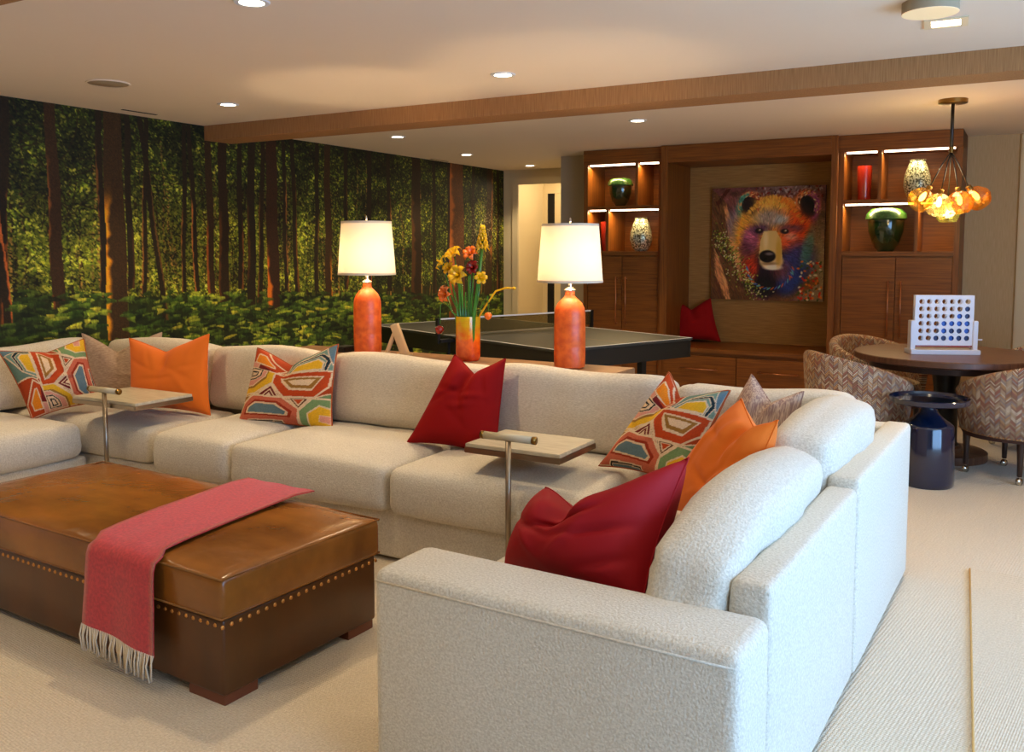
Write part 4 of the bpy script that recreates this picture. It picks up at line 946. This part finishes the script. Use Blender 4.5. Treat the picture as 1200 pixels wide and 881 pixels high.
# (dx, dz top, size, kind, material, label, facing)
FL = [(.14, .58, .05, 'pine', 'yellow', 'tallest glass flower, a yellow cone on a thick green stem', (.1, -.1, 1), .011),
      (-.10, .49, .062, 'lily', 'yellow', 'large yellow glass lily, upper left of the bunch', (-.2, -.6, .7), .005),
      (-.175, .44, .05, 'lily', 'yellow', 'yellow glass lily curling out at the far left', (-.7, -.5, .5), .005),
      (-.135, .41, .042, 'lily', 'yellow', 'small pale yellow glass lily beside the vase centre, left side', (.2, -.9, .3), .005),
      (.055, .50, .05, 'lily', 'amberfl', 'orange-yellow glass flower with curled petals, upper right', (.1, -.8, .5), .005),
      (.065, .42, .045, 'star', 'redfl', 'dark red glass star flower right of centre', (.1, -1, .2), .005),
      (-.045, .37, .064, 'star', 'yellow', 'yellow glass star flower facing forward in the middle', (0, -1, .25), .005),
      (-.135, .255, .055, 'star', 'amberfl', 'spiky orange glass flower hanging at the left', (-.3, -1, .1), .004),
      (-.17, .13, .04, 'bud', 'redfl', 'round red glass bud hanging lowest at the left', (-.2, -.2, -1), .003),
      (.125, .36, .042, 'lily', 'yellow', 'yellow glass bell flower at the right of the bunch', (.5, -.6, .1), .004),
      (.155, .225, .034, 'bud', 'amberfl', 'orange heart-shaped glass bud hanging at the right', (.1, -.1, -1), .003),
      (.31, .40, .014, 'bud', 'yellow', 'long yellow glass tendril arching off to the right', (1, 0, 0), .006)]
for i, (dx, dz, s, kind, mm, lb, d, sr) in enumerate(FL):
    if kind in ('lily', 'star'): s *= 1.25
    t = empty('glass_flower', (VX, VY, VZ), label=lb, cat='glass flower', group='glass flowers in the sunset vase')
    bx0 = max(-.055, min(.055, dx * .35)); by0 = rng.uniform(-.035, .035); H0 = .12; tz = dz + .15
    yy_ = by0 - .02
    tip = Vector((dx, yy_, tz if kind != 'bud' or i == 11 else dz + .12)); a = Vector((bx0, by0, .05)); b = Vector((bx0 * 1.25, by0, .272))
    if kind == 'bud' and i != 11: mid = [Vector((dx * .75, yy_, .36)), Vector((dx * .97, yy_, .34 + (.06 if i == 10 else 0)))]; tip = Vector((dx, yy_, dz + .05 + s))
    elif i == 11: mid = [Vector((.13, yy_, .34)), Vector((.2, yy_, .43)), Vector((.27, yy_, .45))]; tip = Vector((.33, yy_, .45))
    else: mid = [a.lerp(tip, .62) + Vector((0, 0, .02))]
    pts = [a, b] + mid + [tip]
    sm = tube('stem', pts, [sr * 1.3, sr * 1.3] + [sr] * (len(pts) - 2), M['stem'] if i != 11 else M['yellow'], t, seg=8)
    blossom(kind, tip + Vector((0, -.005, .0)) - (Vector((0, 0, s * .8)) if kind == 'bud' and i != 11 else Vector((0, 0, 0))), d, s, t, M[mm])
for i in range(7):       # plain green leaves filling the neck
    x = -.05 + i * .017; t = empty('glass_leaf', (VX, VY, VZ), label='upright green glass stem blade in the %s of the bunch' % ('left', 'left part', 'left middle', 'middle', 'right middle', 'right part', 'right')[i], cat='glass leaf', group='glass flowers in the sunset vase')
    tube('blade', [(x, -.03 + .01 * (i % 3), .05), (x * 1.1, -.03, .28), (x * 1.5, -.03, .42 + .05 * ((i * 5) % 3))], [.009, .008, .004], M['stem'], t)
tag(box('dark_case', (-3.99, 4.55, .82), (-3.88, 4.69, .855), M['black'], None, .006), 'low black case at the left end of the console', 'case')
# little easel seen from behind
t = empty('desk_easel', (-3.50, 4.62, .82), R(20), 'small pale wooden photo stand beside the left lamp, seen from behind', 'stand')
o = rbox('board', (.05, .05, .21), (.02, .0, .1), M['pale_wood'], t, .004, rot=(R(0), R(-20), 0)); rbox('strut', (.022, .035, .15), (-.045, 0, .07), M['pale_wood'], t, .004, rot=(0, R(22), 0)); rbox('ledge', (.10, .05, .01), (.05, .0, .005), M['pale_wood'], t, .003)

# =================================================================== TABLE TENNIS
pp = empty('table_tennis_table', (-3.972, 7.08, 0), R(157.6), 'dark table tennis table with white edge lines behind the console', 'table')
TL, TW, TH = 2.78, 1.5, .76
box('top', (-TL / 2, -TW / 2, TH - .02), (-.003, TW / 2, TH), M['pp_top'], pp, .003); box('top', (.003, -TW / 2, TH - .02), (TL / 2, TW / 2, TH), M['pp_top'], pp, .003)
for s in (-1, 1):
    box('edge_line', (-TL / 2, s * (TW / 2 - .01) - .01, TH), (TL / 2, s * (TW / 2 - .01) + .01, TH + .0015), M['white'], pp); box('edge_line', (s * (TL / 2 - .01) - .01, -TW / 2 + .02, TH), (s * (TL / 2 - .01) + .01, TW / 2 - .02, TH + .0015), M['white'], pp)
    box('apron', (-TL / 2 + .01, s * (TW / 2 - .025) - .015, TH - .16), (TL / 2 - .01, s * (TW / 2 - .025) + .015, TH - .02), M['pp_side'], pp, .003)
    box('apron', (s * (TL / 2 - .025) - .015, -TW / 2 + .04, TH - .16), (s * (TL / 2 - .025) + .015, TW / 2 - .04, TH - .02), M['pp_side'], pp, .003)
box('centre_line', (-TL / 2 + .02, -.002, TH), (TL / 2 - .02, .002, TH + .001), M['speaker'], pp)
for sx in (-1, 1):
    for sy in (-1, 1): box('leg', (sx * .95 - .03, sy * .6 - .03, 0), (sx * .95 + .03, sy * .6 + .03, TH - .02), M['pp_side'], pp, .004)
nt_ = empty('table_tennis_net', (-3.972, 7.08, TH), R(157.6), 'net with black clamp posts across the table tennis table', 'net')
box('mesh_panel', (-.002, -TW / 2 - .13, .015), (.002, TW / 2 + .13, .145), M['net'], nt_); box('top_tape', (-.004, -TW / 2 - .13, .142), (.004, TW / 2 + .13, .154), M['white'], nt_)
for s in (-1, 1):
    p = box('post', (-.018, s * (TW / 2 + .135) - .014, -.06), (.018, s * (TW / 2 + .135) + .014, .155), M['black'], nt_, .003); box('clamp', (-.04, s * (TW / 2 + .05) - .08, -.05), (.04, s * (TW / 2 + .05) + .08, -.025), M['black'], nt_, .003)
    box('clamp_rod', (-.012, s * (TW / 2 + .03) - .012, -.2), (.012, s * (TW / 2 + .03) + .012, -.04), M['black'], nt_)

# =================================================================== ROUND TABLE, GAME, CHAIRS
TX, TY = -.465, 7.10
t = empty('round_table', (TX, TY, 0), label='round dark wood table with pedestal base under the amber pendant', cat='table')
lathe('table_top', [(.57, .705), (.59, .71), (.62, .715), (.625, .72), (.625, .755), (.62, .76), (.001, .76)], M['table_wood'], t, seg=72, caps=False)
lathe('apron', [(.52, .66), (.53, .705)], M['darkleg'], t, seg=64); lathe('pedestal', [(.11, .08), (.085, .12), (.08, .5), (.10, .64), (.16, .66)], M['black'], t, seg=40)
lathe('base_disc', [(.28, 0), (.285, .01), (.285, .055), (.27, .065), (.12, .085), (.11, .1)], M['table_wood'], t, seg=56)
# game
ga = R(24); G = empty('four_in_a_row_game', (-.495, 7.03, .76), ga, 'white wooden four in a row game board standing on the round table', 'game')
box('base', (-.235, -.075, 0), (.235, .075, .032), M['white_gloss'], G, .003)
GW, GH, cell = .40, .33, .052
def plate(y, flip):
    V = []; F = []; nx, nz = 7, 6; x0_ = -nx * cell / 2; z0_ = .085; n = 16
    for i in range(nx):
        for j in range(nz):
            cx, cz = x0_ + (i + .5) * cell, z0_ + (j + .5) * cell; b = len(V)
            for s in range(n):
                a = 2 * math.pi * s / n + math.pi / n * 0; c_, s_ = math.cos(a), math.sin(a); k_ = 1 / max(abs(c_), abs(s_))
                V.append((cx + cell / 2 * c_ * k_, y, cz + cell / 2 * s_ * k_))
            for s in range(n):
                a = 2 * math.pi * s / n; V.append((cx + .018 * math.cos(a), y, cz + .018 * math.sin(a)))
            for s in range(n): q = (s + 1) % n; F.append((b + s, b + q, b + n + q, b + n + s))
            for s in range(n):
                a = 2 * math.pi * s / n; V.append((cx + .018 * math.cos(a), y * .72, cz + .018 * math.sin(a)))
            for s in range(n): q = (s + 1) % n; F.append((b + n + s, b + n + q, b + 2 * n + q, b + 2 * n + s))
    for lo, hi in (((-.2, 0), (x0_, 0)), ((-x0_, 0), (.2, 0))): V2, F2 = bdata((lo[0], min(y, y * .72), .06), (hi[0], max(y, y * .72), .415)); k_ = len(V); V += V2; F += [tuple(i + k_ for i in q) for q in F2]
    for za, zb in ((.06, z0_), (z0_ + 6 * cell, .415)): V2, F2 = bdata((x0_, min(y, y * .72), za), (-x0_, max(y, y * .72), zb)); k_ = len(V); V += V2; F += [tuple(i + k_ for i in q) for q in F2]
    return V, F
for y_ in (-.022, .022):
    v, f = plate(y_, 0); mesh('slotted_panel', v, f, M['white_gloss'], G, smooth=False)
for s in (-1, 1): box('side_upright', (s * .212 - .016, -.035, .03), (s * .212 + .016, .035, .235), M['white_gloss'], G, .003)
box('release_bar', (-.2, -.018, .05), (.2, .018, .062), M['redvase'], G); tube('peg', [(.225, 0, .10), (.27, 0, .10)], .006, M['white_gloss'], G)
rowsn = ['bottom row', 'second row', 'third row', 'fourth row', 'fifth row']; colsn = ['first', 'second', 'third', 'fourth', 'fifth', 'sixth', 'seventh']
GR = {0: {2: 'd', 3: 'd', 4: 'l', 5: 'd', 6: 'd'}, 1: {3: 'l', 4: 'd', 5: 'd', 6: 'l'}, 2: {3: 'l', 4: 'l', 5: 'l', 6: 'l'}, 3: {5: 'l', 6: 'd'}, 4: {6: 'd'}}
GM = Matrix.Translation((-.495, 7.03, .76)) @ Matrix.Rotation(ga, 4, 'Z')
for j, row in GR.items():
    for i, cc in row.items():
        p = GM @ Vector((-7 * cell / 2 + (i + .5) * cell, 0, .085 + (j + .5) * cell))
        o = lathe('game_disc', [(.001, -.006), (.023, -.006), (.0245, -.004), (.0245, .004), (.023, .006), (.001, .006)], M['disc_d' if cc == 'd' else 'disc_l'], None, p, (R(90), 0, ga), seg=20, caps=False)
        tag(o, '%s blue disc in the %s, %s column of the white game' % ('dark' if cc == 'd' else 'bright', rowsn[j], colsn[i]), 'game disc', 'discs in the four in a row game')
# chairs
def shell_mesh():
    n = 44; am = R(128); V = []; F = []; UV = []
    def prof(a):
        k = abs(a) / am; top = .80 - .20 * (k ** 1.7); bot = .29 + .02 * k; return top, bot
    sec = 12
    for i in range(n + 1):
        a = -am + 2 * am * i / n; top, bot = prof(a); k = abs(a) / am
        ro = .355 + .015 * math.cos(a); th_ = .055
        ring = []
        zs = [bot, bot + (top - bot) * .33, bot + (top - bot) * .66, top - .03, top - .008, top, top - .008, top - .03, bot + (top - bot) * .6, bot + .05, bot]
        rs = [ro - .02, ro - .005, ro + .005, ro + .008, ro - .004, ro - th_ / 2, ro - th_ + .004, ro - th_ - .006, ro - th_ - .002, ro - th_, ro - th_]
        d = 0
        for j in range(len(zs)):
            flare = .03 * (zs[j] - .3)
            r_ = rs[j] + flare; ring.append((-(r_) * math.cos(a), r_ * math.sin(a), zs[j]))
        V += ring; UV += [(a * .36, z_) for z_ in zs]
    m_ = 11
    for i in range(n):
        for j in range(m_ - 1): F.append((i * m_ + j, (i + 1) * m_ + j, (i + 1) * m_ + j + 1, i * m_ + j + 1))
        F.append((i * m_ + m_ - 1, (i + 1) * m_ + m_ - 1, (i + 1) * m_, i * m_))
    F.append(tuple(range(m_))); F.append(tuple(reversed(range(n * m_, (n + 1) * m_))))
    me = bpy.data.meshes.new('shell'); me.from_pydata(V, [], F); me.materials.append(M['tweed']); uvl = me.uv_layers.new(name='uv')
    for l in me.loops: uvl.data[l.index].uv = UV[l.vertex_index]
    me.polygons.foreach_set('use_smooth', [True] * len(me.polygons)); me.update(); return me
SHELL = shell_mesh()
def cushion_uv(o):
    uvl = o.data.uv_layers.new(name='uv')
    for l in o.data.loops: c_ = o.data.vertices[l.vertex_index].co; uvl.data[l.index].uv = (c_.x, c_.y)
proto = None
def make_chair():
    t = empty('barrel_chair', (0, 0, 0))
    link('backrest_shell', SHELL, t)
    sc = lathe('seat_cushion', [(.001, .30), (.28, .30), (.305, .32), (.31, .42), (.295, .455), (.24, .475), (.001, .48)], M['tweed'], t, seg=36, caps=False); cushion_uv(sc)
    lathe('seat_frame', [(.001, .27), (.30, .27), (.31, .29), (.31, .31)], M['tweed'], t, seg=36, caps=False)
    L = []
    for i in range(84):
        a = -R(128) + 2 * R(128) * i / 83; r_ = .355 + .015 * math.cos(a) - .012; c_ = Vector((-r_ * math.cos(a), r_ * math.sin(a), .297 + .02 * abs(a) / R(128))); n_ = Vector((-math.cos(a), math.sin(a), 0)); u = Vector((0, 0, 1)); w_ = n_.cross(u)
        L.append(([c_ + (u * math.cos(k) + w_ * math.sin(k)) * .005 for k in (0, 1.57, 3.14, 4.71)] + [c_ + n_ * .004], [(0, 1, 4), (1, 2, 4), (2, 3, 4), (3, 0, 4)]))
    v, f = join(L); tag(mesh('nailhead_trim', v, f, M['nail'], t), kind='stuff')
    for k in range(4):
        a = R(45 + 90 * k); x, y = .275 * math.cos(a), .275 * math.sin(a)
        leg = lathe('leg', [(.013, .055), (.016, .06), (.018, .15), (.026, .28)], M['darkleg'], t, (x, y, 0), seg=12)
        cs_ = tube('caster', [(-.011, 0, .024), (.011, 0, .024)], .024, M['silver'], leg, seg=14)
    return t
def copy_tree(o, parent=None):
    c = o.copy(); C.objects.link(c); c.parent = parent
    for ch in [x for x in bpy.data.objects if x.parent == o]: copy_tree(ch, c)
    return c
CH = [(-.97, 6.62, 38, 'woven barrel chair left of the round table, nearest the sofa'), (-.98, 7.62, -35, 'woven barrel chair behind the round table on the left, by the cabinet doors'),
      (-.03, 6.74, 145, 'woven barrel chair at the right edge, behind the navy side table'), (.10, 7.75, -138, 'woven barrel chair behind the round table at the far right')]
proto = make_chair()
for i, (x, y, a, lb) in enumerate(CH):
    o = proto if i == 0 else None
    if o is None: o = copy_tree(proto)
    o.location = (x, y, 0); o.rotation_euler = (0, 0, R(a)); tag(o, lb, 'chair', 'woven barrel chairs round the table')
# navy side table
t = empty('drinks_table', (-.50, 6.22, 0), label='glossy navy blue bottle-shaped side table behind the sofa corner', cat='side table')
lathe('body', [(.152, 0), (.160, .008), (.163, .04), (.158, .2), (.152, .375), (.147, .388), (.13, .402), (.085, .435), (.058, .465), (.045, .50), (.045, .525)], M['navy'], t, seg=56)
lathe('tray', [(.001, .520), (.06, .520), (.22, .525), (.234, .532), (.240, .560), (.236, .565), (.230, .548), (.001, .545)], M['navy'], t, seg=64, caps=False)

# =================================================================== PENDANT
PD = (-.475, 6.90)
t = empty('cluster_pendant', (PD[0], PD[1], CEIL), label='pendant of amber faceted glass globes on a black stem over the round table', cat='pendant lamp')
lathe('canopy', [(.001, -.03), (.085, -.03), (.092, -.026), (.093, 0)], M['brass'], t, seg=40, caps=False)
lathe('collar', [(.012, -.36), (.016, -.36), (.016, -.32), (.012, -.32)], M['brass'], t, seg=20); tube('stem', [(0, 0, -.36), (0, 0, -.028)], .0115, M['black'], t, seg=14)
GLB = [(-.195, .0, -.675, 'amber', (-.7, 0, -1)), (-.088, -.03, -.715, 'clearg', (-.2, -.1, -1)), (.052, -.04, -.70, 'orangeg', (.1, -.1, -1)), (.19, .0, -.665, 'orangeg', (.85, 0, -1)), (.045, .11, -.755, 'greeng', (.05, .1, -1))]
GLB = [(.87 * a - .5 * b, .5 * a + .87 * b, c, m_, (.87 * d_[0] - .5 * d_[1], .5 * d_[0] + .87 * d_[1], d_[2])) for a, b, c, m_, d_ in GLB]
for i, (x, y, z, gm, d) in enumerate(GLB):
    c_ = Vector((x, y, z)); d = Vector(d).normalized(); neck = c_ - d * .075
    tube('cord', [(0, 0, -.35), (neck.x * .35, neck.y * .35, -.43), tuple(neck - d * .02)], .0042, M['black'], t, seg=8)
    q = d.to_track_quat('Z', 'Y').to_euler()
    g = lathe('glass_globe', [(.028, -.075), (.055, -.06), (.084, -.02), (.088, .015), (.066, .06), (.05, .075), (.046, .075)], M[gm], t, tuple(c_), q, seg=9, caps=False, smooth=False)
    lathe('socket', [(.016, -.105), (.02, -.10), (.02, -.06), (.014, -.055)], M['brass'], t, tuple(c_), q, seg=14)
    lathe('bulb', [(.006, -.055), (.014, -.04), (.019, -.015), (.014, .01), (.003, .018)], M['filament'], t, tuple(c_), q, seg=12)
light('pendant_glow', 'POINT', (0, 0, -.80), 9, (1, .72, .36), parent=t, shadow_soft_size=.12)
light('pendant_uplight', 'POINT', (0, 0, -.52), 5, (1, .70, .34), parent=t, shadow_soft_size=.12)
